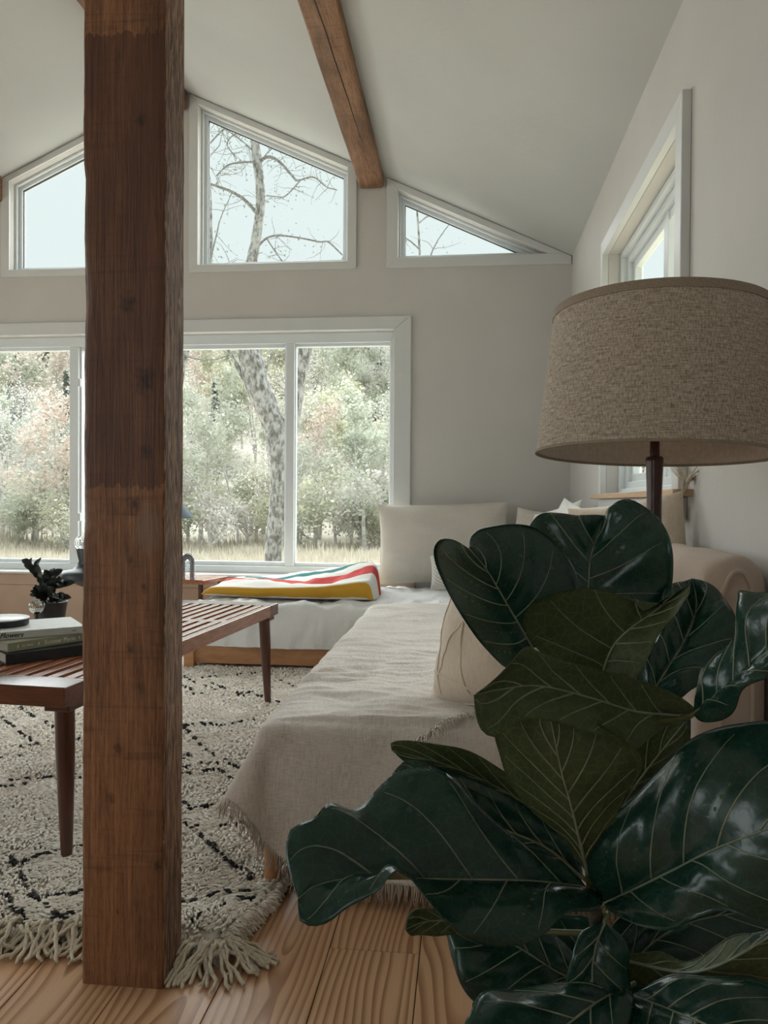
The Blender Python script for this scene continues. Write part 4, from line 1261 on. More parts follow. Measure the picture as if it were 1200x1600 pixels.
# cushion with pintucked diamonds on the near daybed
pillow('cushion', (.125, 1.825, .558), .44, .42, .25, math.radians(-26), math.radians(-50), M['pillow_sand'], 'sand cushion with raised diamond seams on the near daybed', group='scatter pillows on the daybeds', seed=22, rot_in=math.radians(-6), piping=.0032, corner=.10,
       tuck=[(-.72, -1, -.72, 1), (-.2, -1, -.2, 1), (.4, -1, .4, 1), (-.72, .35, -.2, -.15), (-.2, -.15, .9, .95), (-.72, -.75, -.2, -.15), (-.2, -.15, .8, -.9), (-1, -.62, .2, -1)])

# slipcovered backrest along the right wall
sb = empty('slipcovered_backrest', (.55, 2.2, 0), 'beige slipcovered backrest with rounded end against the right wall', 'backrest')
BY0, BY1, BX0, BX1, BZ = 1.60, 2.95, .476, .611, .748
def br_fn(i, j):
    n = 90; t = i/(n-1); y = BY0 + (BY1-BY0)*t
    a = j/40
    hw = (BX1-BX0)/2; cx = (BX0+BX1)/2
    end = min(1, t*(BY1-BY0)/.05); ez = (1-(1-end)**2)**.5
    if a < .3: p = (BX0, .10 + (BZ-hw-.10)*a/.3)
    elif a > .7: p = (BX1, .10 + (BZ-hw-.10)*(1-a)/.3)
    else:
        g = PI*(1-(a-.3)/.4); p = (cx+hw*math.cos(g), BZ-hw+hw*math.sin(g))
    x = cx + (p[0]-cx)*(.45+.55*ez); z = p[1] - (1-ez)*.03*(p[1] > .5)
    w = .006*nz(y*4, a*6) + .003*nz(y*12, a*14)
    return (min(x - (w if a < .5 else 0), XR-.004), y, z + w*(.3 < a < .7))
bb = MB(); bb.grid(90, 41, br_fn, flip=True)
bb.add([br_fn(0, j) for j in range(41)], [tuple(range(41))])
bb.build('slipcover_body', M['slipcover'], sb, smooth=True, angle=60)
pts = [Vector(br_fn(0, j)) + Vector((0, -.002, 0)) for j in range(41)]
MB().tube(pts, .005, 8).build('piping', M['slipcover'], sb, smooth=True)
MB().box((BX0+.01, BY0+.03, .0006), (BX1-.01, BY0+.08, .115)).build('foot', M['walnut_leg'], sb, bevel=.003)
MB().box((BX0+.01, BY1-.08, .0006), (BX1-.01, BY1-.03, .115)).build('foot', M['walnut_leg'], sb, bevel=.003)

# ================================================================== STANDING LAMP
LD = 1.36
lc = at(1023, 706, LD); LX, LY = lc.x, lc.y
zb_ = .9375
lamp = empty('standing_lamp', (LX, LY, 0), 'lamp with wide natural linen drum shade on a dark turned wooden stem', 'lamp')
MB().lathe([(.13, .0006), (.135, .006), (.13, .016), (.05, .026), (.03, .05), (.022, .09), (.020, .30), (.024, .34), (.020, .38), (.0185, .60), (.0150, .74), (.0135, .80), (.0128, .86), (.0135, .885), (.0150, zb_-.012), (.0152, zb_-.006), (.013, zb_-.003), (.0085, zb_-.002), (.0080, zb_+.024), (0, zb_+.024)], (LX, LY, 0), 32).build('stem', M['lamp_wood'], lamp, smooth=True, angle=50)
MB().lathe([(.012, zb_+.0245), (.019, zb_+.026), (.019, zb_+.031), (.012, zb_+.033), (.012, zb_+.075), (0, zb_+.075)], (LX, LY, 0), 20).build('socket', M['black_iron'], lamp, smooth=True, angle=40)
MB().lathe([(.012, zb_+.0755), (.016, zb_+.09), (.030, zb_+.13), (.028, zb_+.155), (.014, zb_+.172), (0, zb_+.175)], (LX, LY, 0), 20).build('bulb', M['bulb_white'], lamp, smooth=True)
RB, RT, HS = .2075, .183, .256
tilt = Matrix.Rotation(math.radians(-2.4), 3, Vector((1, 0, 0))) @ Matrix.Rotation(math.radians(1.6), 3, Vector((0, 1, 0)))
sc0 = Vector((LX+.001, LY, zb_-.0005))
n = 96; tr = 30
def sh_fn(rad_off):
    def f(i, j):
        a = 2*PI*i/n; t = j/(tr-1)
        r = RB + (RT-RB)*t + rad_off
        return sc0 + tilt @ Vector((r*math.cos(a), r*math.sin(a), HS*t))
    return f
MB().grid(n+1, tr, sh_fn(0)).build('lamp_shade', M['lamp_linen'], lamp, smooth=True)
shade = [o for o in lamp.children if o.name.startswith('lamp_shade')][0]
MB().grid(n+1, 12, lambda i, j: sh_fn(-.0015)(i, j*(tr-1)/11), flip=True).build('lining', M['shade_lining'], shade, smooth=True)
def band(t0, t1, off):
    m = MB()
    def f(i, j):
        a = 2*PI*i/n; q = [(t0, off), (t1, off), (t1, -.003), (t0, -.003), (t0, off)][j]
        r = RB+(RT-RB)*q[0]+q[1]
        return sc0 + tilt @ Vector((r*math.cos(a), r*math.sin(a), HS*q[0]))
    m.grid(n+1, 5, f); m.uv = {}
    return m
band(.945, 1.003, .0016).build('top_band', M['shade_trim'], shade, smooth=True, angle=40, fix=True)
band(-.004, .014, .0016).build('rim', M['shade_trim'], shade, smooth=True, angle=40, fix=True)
for k in range(3):
    a = 2*PI*k/3+.4
    MB().tube([sc0+tilt@Vector((.008*math.cos(a), .008*math.sin(a), HS*.93)), sc0+tilt@Vector((RT*math.cos(a)*.99, RT*math.sin(a)*.99, HS*.97))], .0015, 6).build('spider_arm', M['black_iron'], shade, smooth=True)
MB().tube([sc0+Vector((.014, 0, .03)), sc0+Vector((.055, 0, .10)), sc0+Vector((.045, 0, .20)), sc0+tilt@Vector((0, 0, HS*.93)), sc0+Vector((-.045, 0, .20)), sc0+Vector((-.055, 0, .10)), sc0+Vector((-.014, 0, .03))], .0018, 6).build('harp', M['black_iron'], lamp, smooth=True)

# ================================================================== FIDDLE-LEAF FIG
stem_b = at(948, 1640, .83); stem_t = at(925, 1330, .80)
PXc, PYc = .185, .86
fig = empty('fiddle_leaf_fig', (PXc, PYc, 0), 'large dark green fiddle-leaf fig filling the lower right foreground', 'plant')
MB().lathe([(.11, .0006), (.12, .004), (.150, .20), (.158, .235), (.162, .24), (.162, .25), (.148, .25), (.142, .225), (0, .225)], (PXc, PYc, 0), 48).build('pot', M['clay_pot'], fig, smooth=True, angle=40)
MB().lathe([(.1415, .2255), (.08, .232), (0, .235)], (PXc, PYc, 0), 30).build('soil', M['soil'], fig, smooth=True)
trunk = catmull([Vector((PXc, PYc, .22)), at(948, 1640, .84), at(940, 1500, .82), at(927, 1385, .80), at(935, 1250, .82), at(940, 1130, .86), at(925, 1030, .92)], 30)
MB().tube(trunk, [.0095-.00015*i for i in range(30)], 12).build('trunk', M['plant_bark'], fig, smooth=True)

def leaf(mid, left, right, d0, d1, dl, dr, face, base_to=None, nv=7, bulge=.006, ripple=.004, seed=0, label=None, skew=.30, curve=0.0, quilt=.0028):
    """mid/left/right: photo outlines base->tip; d0,d1: distance at base and tip; dl,dr: extra distance at mid-edge; face: 'top' or 'under' towards the room's camera side"""
    NU, NV = 46, 13
    def path(pts, off):
        n = len(pts); out = []
        for i, (x, y) in enumerate(pts):
            t = i/(n-1)
            out.append(at(x, y, d0+(d1-d0)*t + off*math.sin(PI*t)**.7 + curve*math.sin(PI*t)))
        return catmull(out, NU)
    base, tip = mid[0], mid[-1]
    Cc = path(mid, 0); Lc = path([base]+left+[tip], dl); Rc = path([base]+right+[tip], dr)
    def surf(u, v):
        f = u*(NU-1); i = min(NU-2, int(f)); k = f-i
        c = Cc[i].lerp(Cc[i+1], k); e = (Lc if v < 0 else Rc); e = e[i].lerp(e[i+1], k)
        a = abs(v)
        p = c.lerp(e, a)
        t = Cc[min(NU-1, i+1)]-Cc[max(0, i-1)] if i > 0 else Cc[1]-Cc[0]
        s = (Rc[i]-Lc[i]); nn = t.cross(s)
        nn = nn.normalized() if nn.length > 1e-9 else Vector((0, -1, 0))
        if nn.dot(CAMP-p) < 0: nn = -nn
        q = abs(math.sin(PI*(u*nv - a*skew*nv)))**.7
        env = min(1, 5*u)*min(1, 5*(1-u))
        hgt = bulge*math.sin(PI*a*.9)*env + quilt*(q-.5)*a**.4*(1-a**4)*env*(1 if face == 'top' else -1)
        hgt += ripple*a*a*math.sin(u*15+seed+(2 if v > 0 else 0))*env + .003*nz(u*5+seed, v*3)*a
        if face == 'under': hgt -= 2*bulge*math.sin(PI*a*.9)*env*.5
        return p + nn*hgt, nn
    P = [[surf(i/(NU-1), -1+2*j/(NV*2-2)) for j in range(NV*2-1)] for i in range(NU)]
    W = NV*2-1; th = .0009
    m = MB()
    mf, mbk = (0, 1) if face == 'top' else (1, 0)
    fr_ = [p+n*th*.5 for row in P for p, n in row]; bk = [p-n*th*.5 for row in P for p, n in row]
    fs = [(i*W+j, (i+1)*W+j, (i+1)*W+j+1, i*W+j+1) for i in range(NU-1) for j in range(W-1)]
    # orient
    a, b_, c_ = fr_[fs[len(fs)//2][0]], fr_[fs[len(fs)//2][1]], fr_[fs[len(fs)//2][2]]
    flip = (b_-a).cross(c_-a).dot(CAMP-a) < 0
    if flip: fs = [q[::-1] for q in fs]
    m.add(fr_, fs, mf); m.add(bk, [q[::-1] for q in fs], mbk)
    nF = len(fr_)
    ring = [j for j in range(W)] + [i*W+W-1 for i in range(1, NU)] + [(NU-1)*W+j for j in range(W-2, -1, -1)] + [i*W for i in range(NU-2, 0, -1)]
    m.f += [(ring[k], ring[(k+1) % len(ring)], ring[(k+1) % len(ring)]+nF, ring[k]+nF) for k in range(len(ring))]; m.m += [mf]*len(ring)
    o = m.build('leaf', [M['leaf_top'], M['leaf_under']], fig, smooth=True)
    if label: o['label'] = label
    # veins: midrib and laterals, proud of the blade on both sides
    vm = MB()
    big = 1.0 if face == 'top' else 1.15
    for sg in (1, -1):
        pts = []; rr = []
        for i in range(NU):
            p, n = surf(i/(NU-1), 0); pts.append(p+n*sg*.0007); rr.append(max(.0004, (.0019-.0015*i/(NU-1))*big))
        vm.tube(pts, rr, 6, squash=.8)
        for k in range(1, nv):
            for side in (-1, 1):
                u0 = (k-.35)/nv*.95+.015
                pts = []; rr = []
                for i in range(15):
                    a = .90*i/14
                    u = u0 + skew*a*(1-.25*a) + (.02*side)
                    if u > .985: break
                    p, n = surf(u, side*max(a, .001)); pts.append(p+n*sg*.0005); rr.append(max(.0002, (.00105-.00085*a)*big))
                if len(pts) > 3: vm.tube(pts, rr, 5, squash=.8)
    ve = vm.build('veins', M['leaf_vein'], o, smooth=True)
    ve.matrix_parent_inverse = Matrix.Translation(-Vector((PXc, PYc, 0)))@Matrix.Translation(Vector((PXc, PYc, 0)))
    # stalk to the trunk
    if base_to is not None:
        tp_ = min(trunk, key=lambda q: (q-at(base_to[0], base_to[1], base_to[2])).length)
        b0 = Cc[0]; d = (Cc[0]-Cc[2]).normalized()
        MB().tube(catmull([tp_, tp_.lerp(b0+d*.02, .6), b0+d*.008, Cc[1]], 10), [.0036, .0034, .0032, .003, .003, .0028, .0027, .0026, .0024, .002], 8).build('stalk', M['leaf_stalk'], fig, smooth=True)
    return o

# 1 upper left
leaf([(832,1012),(794,947),(761,891),(733,857)], [(800,1046),(760,1015),(715,955),(688,900),(677,862),(684,840),(704,840)], [(868,1002),(897,935),(893,885),(866,846),(830,822),(790,815),(757,822),(738,838)], .95, .90, .035, .05, 'top', (925,1030,.92), nv=6, bulge=.012, ripple=.007, seed=1, quilt=.0065)
# 2 top centre
leaf([(915,965),(919,921),(922,877),(930,848),(946,806)], [(880,940),(838,905),(815,862),(830,828),(868,808),(905,803)], [(1000,965),(1044,932),(1051,885),(1043,842),(1026,803),(990,782),(965,790)], .96, 1.02, .03, -.03, 'top', (925,1030,.92), nv=5, bulge=.016, ripple=.012, seed=4, quilt=.010)
# 3 olive underside, centre
leaf([(938,1062),(955,1015),(980,986),(1030,950),(1078,914)], [(880,1048),(835,1010),(817,968),(838,938),(885,922),(935,920),(985,936),(1008,956),(1040,938)], [(985,1064),(1010,1030),(1035,985),(1060,955),(1074,932)], .86, .84, -.01, -.035, 'under', (940,1130,.86), nv=6, bulge=.010, seed=7)
# 4 dark glossy right
leaf([(1010,1098),(1040,1050),(1070,1000),(1088,950),(1082,904)], [(985,1075),(998,1030),(1020,985),(1035,940),(1052,912)], [(1060,1100),(1110,1062),(1142,1030),(1150,990),(1140,948),(1118,917)], .88, .97, .02, -.02, 'top', (940,1130,.86), nv=5, bulge=.016, ripple=.010, seed=9, quilt=.010)
# 5 far right, close to the camera
leaf([(1085,1116),(1120,1090),(1160,1060),(1215,1000),(1275,925)], [(1092,1085),(1122,1045),(1152,1000),(1163,960),(1168,928),(1205,930),(1250,905)], [(1108,1132),(1140,1112),(1180,1085),(1230,1045),(1275,985)], .74, .62, .05, -.02, 'top', (940,1130,.86), nv=7, bulge=.012, ripple=.008, seed=11)
# 6 broad olive underside
leaf([(1062,1116),(995,1112),(920,1090),(840,1072),(778,1078),(741,1086)], [(1088,1110),(1050,1082),(1000,1062),(945,1050),(890,1036),(850,1018),(825,1009),(800,1032),(765,1066)], [(1030,1145),(985,1173),(940,1152),(890,1132),(840,1124),(800,1132),(772,1152),(752,1140),(744,1112)], .80, .70, .00, -.05, 'under', (940,1130,.86), nv=7, bulge=.014, seed=13)
# 7 olive underside hanging at the centre
leaf([(918,1366),(905,1310),(890,1250),(876,1200),(858,1112)], [(878,1312),(830,1262),(795,1222),(780,1180),(772,1138),(786,1112),(828,1105)], [(952,1312),(968,1262),(992,1228),(1003,1195),(993,1168),(955,1142),(905,1120)], .79, .735, .02, .0, 'under', (927,1385,.80), nv=8, bulge=.012, seed=15, curve=-.02)
# 8 olive strip behind, left
leaf([(900,1335),(850,1278),(780,1232),(700,1196),(612,1172)], [(866,1262),(830,1235),(787,1203),(735,1175),(683,1163),(640,1157),(612,1160)], [(862,1310),(800,1268),(740,1236),(690,1212),(640,1195)], .84, .90, .0, -.02, 'under', (930,1320,.81), nv=7, bulge=.008, seed=17)
# 9 dark one between
leaf([(912,1372),(850,1322),(760,1284),(690,1240),(618,1202)], [(900,1330),(850,1280),(780,1236),(700,1202),(640,1188)], [(880,1385),(800,1345),(720,1312),(650,1262),(612,1222)], .82, .86, .02, .01, 'top', (927,1385,.80), nv=7, bulge=.008, seed=19)
# 10 big left lower
leaf([(918,1388),(830,1377),(700,1374),(560,1373),(495,1384),(466,1404)], [(880,1352),(800,1300),(740,1262),(690,1216),(650,1202),(618,1206),(590,1228),(555,1263),(512,1268),(487,1300),(450,1312),(445,1340),(455,1372)], [(944,1402),(930,1422),(872,1440),(848,1464),(815,1479),(760,1474),(700,1446),(655,1412),(616,1380),(590,1400),(545,1411),(515,1434),(488,1444),(468,1436)], .795, .70, .05, -.045, 'top', (927,1385,.80), nv=6, bulge=.014, ripple=.012, seed=21, skew=.24, quilt=.0055)
# 11 curled tip under it
leaf([(760,1448),(700,1438),(662,1440),(633,1452)], [(740,1425),(690,1418),(655,1420),(638,1436)], [(740,1470),(700,1460),(670,1463),(642,1462)], .84, .80, .0, .0, 'under', (935,1450,.81), nv=5, bulge=.006, seed=23)
# 12 big right lower
leaf([(945,1412),(1000,1386),(1060,1356),(1120,1326),(1200,1296),(1330,1255)], [(925,1370),(932,1325),(960,1275),(1010,1222),(1060,1180),(1110,1147),(1170,1130),(1230,1128),(1300,1165),(1340,1215)], [(950,1420),(972,1436),(1010,1450),(1060,1453),(1105,1434),(1150,1424),(1210,1450),(1290,1420),(1340,1330)], .78, .60, .05, -.02, 'top', (927,1385,.80), nv=6, bulge=.014, ripple=.006, seed=25, quilt=.0045)
# 13 dark lower left
leaf([(925,1540),(870,1518),(810,1480),(740,1450),(690,1430)], [(900,1490),(850,1450),(790,1425),(740,1415),(700,1415)], [(880,1570),(810,1580),(752,1572),(722,1545),(706,1500),(698,1460)], .83, .88, .03, -.02, 'top', (940,1500,.82), nv=6, bulge=.010, seed=27)
# 14 bottom left
leaf([(985,1540),(935,1566),(885,1602),(820,1650),(740,1720)], [(930,1545),(860,1546),(800,1545),(755,1550),(735,1580),(716,1625),(710,1690)], [(990,1580),(960,1650),(900,1710),(820,1750)], .79, .66, .03, -.02, 'top', (945,1560,.83), nv=6, bulge=.010, seed=29)
# 15 bottom right
leaf([(985,1555),(1050,1580),(1110,1605),(1190,1650),(1300,1720)], [(1010,1545),(1080,1525),(1170,1530),(1260,1580),(1320,1660)], [(980,1600),(1010,1680),(1100,1750),(1220,1770)], .80, .64, .04, -.02, 'top', (945,1560,.83), nv=7, bulge=.010, seed=31)
# 16 underside, right, below the big one
leaf([(975,1500),(1040,1515),(1080,1520),(1140,1500),(1240,1440)], [(988,1490),(1030,1490),(1070,1500),(1120,1478),(1180,1455)], [(990,1535),(1060,1560),(1140,1560),(1230,1510)], .83, .76, .02, .02, 'under', (940,1500,.82), nv=6, bulge=.010, seed=33)
# 17 small brownish one between
leaf([(940,1310),(980,1245),(1020,1190),(1070,1128)], [(925,1262),(955,1205),(995,1150),(1045,1118)], [(985,1295),(1030,1240),(1062,1190),(1078,1152)], .84, .80, .0, .0, 'under', (935,1250,.82), nv=6, bulge=.006, seed=35)
# 18 dark filler leaves lower down, turned away
leaf([(955,1560),(1010,1480),(1080,1440),(1180,1420),(1260,1400)], [(940,1500),(990,1440),(1060,1400),(1150,1385),(1220,1380)], [(990,1560),(1060,1530),(1150,1500),(1230,1450)], .88, .92, .0, .0, 'top', (945,1560,.83), nv=6, seed=37)
leaf([(935,1600),(900,1560),(850,1545),(800,1560),(745,1600)], [(900,1530),(850,1515),(790,1525),(740,1560)], [(920,1650),(850,1660),(780,1640)], .88, .90, .0, .0, 'top', (948,1640,.84), nv=6, seed=39)

# 20 dark leaves deeper in the crown
leaf([(935,1330),(960,1250),(990,1190),(1020,1130),(1050,1075)], [(925,1260),(935,1190),(960,1120),(1000,1075)], [(985,1300),(1030,1250),(1068,1190),(1080,1120)], .90, .96, .0, .0, 'top', (935,1250,.82), nv=6, seed=41)
leaf([(940,1480),(900,1500),(850,1500),(790,1490),(730,1500)], [(920,1430),(860,1430),(790,1435),(740,1460)], [(930,1550),(870,1570),(800,1560),(745,1540)], .90, .96, .0, .0, 'top', (940,1500,.82), nv=6, seed=43)
leaf([(945,1500),(1000,1500),(1060,1490),(1130,1500),(1210,1520)], [(960,1440),(1020,1425),(1100,1430),(1170,1460)], [(960,1570),(1030,1590),(1110,1590),(1180,1570)], .92, .98, .0, .0, 'top', (940,1500,.82), nv=6, seed=45)
leaf([(945,1440),(930,1480),(925,1530),(935,1590),(950,1660)], [(905,1460),(885,1520),(890,1590),(915,1640)], [(975,1470),(985,1530),(980,1600),(965,1650)], .795, .76, .0, .0, 'top', (935,1450,.81), nv=6, seed=47)

# ================================================================== OUTDOORS
def ground_z(x, y):
    r = max(0, y-24 + .12*abs(x))
    k = r*r/(r+9) if r > 0 else 0
    far_ = max(0, x-14)
    side = .16*far_*far_/(far_+16)
    return -.42 - .45*min(1, max(0, (y-5)/16)) + .265*k + side + .25*nz(x*.08, y*.08)*min(1, max(0, (y-10)/10))
g = MB()
def gfn(i, j):
    x = -75 + 170*i/84; y = 4.85 + 120*(j/80)**1.3
    return (x, y, ground_z(x, y))
g.grid(85, 81, gfn, flip=False)
o = g.build('ground', M['hill_soil'], smooth=True, fix=True); tag(o, kind='structure')
g = MB()
g.grid(2, 2, lambda i, j: ((XR+.16, 60)[i], (-8, 4.84)[j], -.42)).grid(2, 2, lambda i, j: ((-60, XL-.16)[i], (-8, 4.84)[j], -.42))
o = g.build('ground', M['meadow_soil']); tag(o, kind='structure')

# meadow grass at the foot of the hill
rg = random.Random(21); gm = MB()
for k in range(26000):
    y = 9 + 17*rg.random()**.8; x = -.62*y - 1 + (.62*y+1+.30*y)*rg.random()
    z = ground_z(x, y); h = rg.uniform(.12, .42)*(1+.5*nz(x*.6, y*.6)); a = rg.uniform(0, PI); w_ = .012+.0012*y
    dx, dy = math.cos(a)*w_, math.sin(a)*w_; lx, ly = rg.uniform(-.1, .1), rg.uniform(-.1, .1)
    gm.add([(x-dx, y-dy, z-.02), (x+dx, y+dy, z-.02), (x+lx, y+ly, z+h)], [(0, 1, 2)])
o = gm.build('meadow_grass', M['dry_grass']); tag(o, 'pale dry meadow grass between the house and the hill', 'grass', kind='stuff')

# ---- tree prototypes
def grow(seed, H, spread, levels, r0, up=.35, first=.28, nb=(4, 5, 4), crook=.10):
    rr = random.Random(seed); tubes = []; tips = []
    def branch(p, d, L, r, lev):
        n = 5 if lev else 8; pts = [p.copy()]; q = p.copy(); dd = d.copy()
        for i in range(n):
            dd = (dd + Vector((rr.uniform(-1, 1), rr.uniform(-1, 1), rr.uniform(-.4, .8)))*crook*(1+lev*.6)).normalized()
            q = q + dd*L/n; pts.append(q.copy())
        rad = [max(.008, r*(1-.75*i/n)) for i in range(n+1)]
        tubes.append((pts, rad, lev))
        if lev >= levels:
            tips.extend(pts[2:]); return
        k = nb[min(lev, len(nb)-1)]
        if lev == 0: k = int(k*2.2)
        for b in range(k):
            t = first + (1-first)*(b+rr.random()*.8)/k if lev == 0 else .25+.75*(b+rr.random())/k
            i = min(n-1, int(t*n)); pp = pts[i].lerp(pts[i+1], t*n-i)
            a = rr.uniform(0, 2*PI)
            nd = Vector((math.cos(a)*spread, math.sin(a)*spread, up+.5*rr.random())).normalized()
            if lev: nd = (nd + dd*.8).normalized()
            branch(pp, nd, L*(.42 if lev == 0 else .5)*(1.15-.5*t)*rr.uniform(.8, 1.2), max(.008, rad[i]*.55), lev+1)
        if lev: tips.extend(pts[-2:])
    branch(Vector((0, 0, -.3)), Vector((0, 0, 1)), H, r0, 0)
    return tubes, tips, rr
def leaf_cloud(tips, rr, n, size, jit):
    m = MB()
    for k in range(n):
        c = rr.choice(tips) + Vector((rr.gauss(0, jit), rr.gauss(0, jit), rr.gauss(0, jit)))
        u = Vector((rr.uniform(-1, 1), rr.uniform(-1, 1), rr.uniform(-1, 1))).normalized()
        v = u.orthogonal().normalized(); s = size*rr.uniform(.5, 1.3)
        m.add([c-u*s, c+v*s*.6, c+u*s, c-v*s*.6], [(0, 1, 2, 3)])
    return m
protos = []
def deciduous(seed, H, mat, n, size, label, group, bk='far_bark', spread=.9, up=.35, jit=.28, name='hillside_tree'):
    tubes, tips, rr = grow(seed, H, spread, 2, .10)
    t = MB()
    for pts, rad, lev in tubes: t.tube(pts, rad, 5 if lev == 0 else 3, cap=False)
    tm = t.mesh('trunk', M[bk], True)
    cm = leaf_cloud(tips, rr, n, size, jit).mesh('crown', M[mat])
    return (name, tm, cm, label, group)
def conifer(seed, H, label, group):
    rr = random.Random(seed); t = MB(); t.tube([(0, 0, -.3), (0, 0, H*.5), (0, 0, H)], [.11, .07, .01], 5, cap=False)
    c = MB(); k = 0
    z = H*.10
    while z < H*.99:
        R = (H-z)*.24 + .08
        for b in range(9):
            a = rr.uniform(0, 2*PI); L = R*rr.uniform(.7, 1.15)
            for s in range(5):
                f = (s+.6)/5; p = Vector((math.cos(a)*L*f, math.sin(a)*L*f, z-.28*L*f+rr.uniform(-.05, .05)))
                w = .17*(1.2-f*.6); side = Vector((-math.sin(a), math.cos(a), 0))*w; out = Vector((math.cos(a), math.sin(a), -.4))*w*1.3
                c.add([p-side, p+out, p+side, p-out+Vector((0, 0, .05))], [(0, 1, 2, 3)])
        z += H*.030
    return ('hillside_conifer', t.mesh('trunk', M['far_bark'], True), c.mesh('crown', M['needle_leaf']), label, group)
GRP = 'trees on the wooded hillside'
K = {
 'spring': [deciduous(s, 7.5, 'spring_leaf', 2400, .13, 'pale yellow-green tree in new leaf on the hillside', GRP+', new leaf') for s in (1, 2)],
 'olive': [deciduous(s, 7.5, 'olive_leaf', 2600, .13, 'grey-green leafy tree on the hillside', GRP+', grey-green') for s in (3, 4)],
 'rust': [deciduous(s, 6.5, 'rust_bud', 1600, .11, 'reddish budding tree on the hillside', GRP+', reddish') for s in (5, 6)],
 'bare': [deciduous(s, 8.5, 'grey_bud', 900, .07, 'bare pale grey tree on the hillside', GRP+', bare grey') for s in (7, 8)],
 'pine': [conifer(s, 8.5, 'dark blue-green conifer on the hillside', GRP+', conifers') for s in (9, 10)],
}
def place(proto, x, y, sc, rot, z=None):
    name, tm, cm, label, group = proto
    r = bpy.data.objects.new(name, None); COL.objects.link(r)
    r.location = (x, y, ground_z(x, y) if z is None else z); r.rotation_euler = (0, 0, rot); r.scale = (sc, sc, sc*1.0); r.empty_display_size = .2
    tag(r, label, 'tree', group)
    for nm, me in (('trunk', tm), ('crown', cm)):
        o = bpy.data.objects.new(nm, me); COL.objects.link(o); o.parent = r
rt = random.Random(99)
cnt = 0; pts_ = []
tries = 0
while cnt < 285 and tries < 9000:
    tries += 1
    y = 25 + 62*rt.random()**1.35
    px = rt.uniform(-60, 720) if rt.random() < .9 else rt.uniform(720, 1150)
    r_ = ray(px, 786); x = r_.x/r_.y*y
    md = .75 + y*.020
    if any((x-a)**2+(y-b)**2 < md*md for a, b in pts_): continue
    n1 = nz(x*.07+3, y*.07); n2 = nz(x*.11, y*.11+9)
    if n1 > .16: kd = 'pine' if rt.random() < .55 else 'olive'
    elif n1 < -.22: kd = 'rust' if rt.random() < .45 else 'bare'
    elif n2 > .1: kd = 'spring' if rt.random() < .65 else 'bare'
    else: kd = rt.choice(['bare', 'olive', 'spring', 'bare'])
    if y < 31: kd = rt.choice(['bare', 'spring', 'olive', 'bare', 'bare', 'rust'])
    sc = (rt.uniform(.55, .95) if y > 42 else rt.uniform(.34, .62))*(1+.004*y)
    place(rt.choice(K[kd]), x, y, sc, rt.uniform(0, 6.28)); pts_.append((x, y)); cnt += 1
# bushy undergrowth along the foot of the hill
BU = [deciduous(s, 2.2, m_, 900, .075, 'low bushy undergrowth shrub at the foot of the hill', 'undergrowth at the foot of the hill', spread=1.2, up=.15, jit=.22, name='shrub') for s, m_ in ((31, 'spring_leaf'), (32, 'olive_leaf'), (33, 'grey_bud'))]
for k in range(46):
    y = rt.uniform(22.5, 29); r_ = ray(rt.uniform(-40, 640), 786)
    place(rt.choice(BU), r_.x/r_.y*y, y, rt.uniform(.55, 1.15), rt.uniform(0, 6.28))
# a couple of trees seen through the right-hand window
for (px, d_, kd) in ((985, 20, 'bare'), (1040, 15, 'bare'), (955, 24, 'spring')):
    r_ = ray(px, 786); place(K[kd][0], r_.x*d_, r_.y*d_, .55, d_)

# ---- the big forked tree outside the window
TD = 12.0
u = TD/1200
big = empty('forked_tree', tuple(at(426, 905, TD)), 'tall forked grey-barked tree just outside the windows', 'tree')
def limb(name, px, wpx, d=TD, n=40, kids=None, mat='grey_bark', dvar=0.0):
    pts = catmull([at(x, y, d + dvar*i) for i, (x, y) in enumerate(px)], n)
    rad = []
    for i in range(n):
        f = i/(n-1)*(len(wpx)-1); k = min(len(wpx)-2, int(f)); w_ = wpx[k]+(wpx[k+1]-wpx[k])*(f-k)
        rad.append(w_*.5*d/1200*(1+.08*nz(i*.9, len(px))))
    m = MB(); m.tube(pts, rad, 12 if wpx[0] > 9 else 6)
    if wpx[0] > 9:
        for i, q in enumerate(m.v):
            q = Vector(q); c = pts[min(n-1, i//12)]; k = 1+.10*nz(q.x*7, q.y*7, q.z*4)+.05*nz(q.x*20, q.y*20, q.z*12)
            m.v[i] = tuple(c+(q-c)*k)
    m.build(name, M[mat], big, smooth=True)
    return pts
gz = 960
limb('trunk', [(424, gz), (426, 900), (428, 860), (436, 800), (440, 740), (436, 690), (418, 640), (402, 600), (392, 560), (380, 530), (375, 480), (383, 440), (394, 405), (402, 360), (407, 318), (406, 285), (401, 250), (398, 215), (392, 150)], [30, 28, 27, 33, 34, 38, 38, 36, 40, 38, 32, 24, 18, 16, 15, 15, 14, 13, 9], n=90)
limb('trunk', [(440, 770), (447, 730), (452, 690), (460, 640), (468, 590), (477, 545), (496, 490), (540, 410), (572, 320), (585, 200)], [26, 24, 22, 22, 22, 20, 18, 14, 10, 6], n=60)
limb('branch', [(392, 612), (385, 596), (378, 585), (362, 556), (352, 540)], [11, 9, 8, 5, 4])
limb('branch', [(410, 590), (418, 570), (428, 548)], [4, 3, 2])
limb('branch', [(440, 690), (444, 680), (447, 660)], [4, 3, 2])
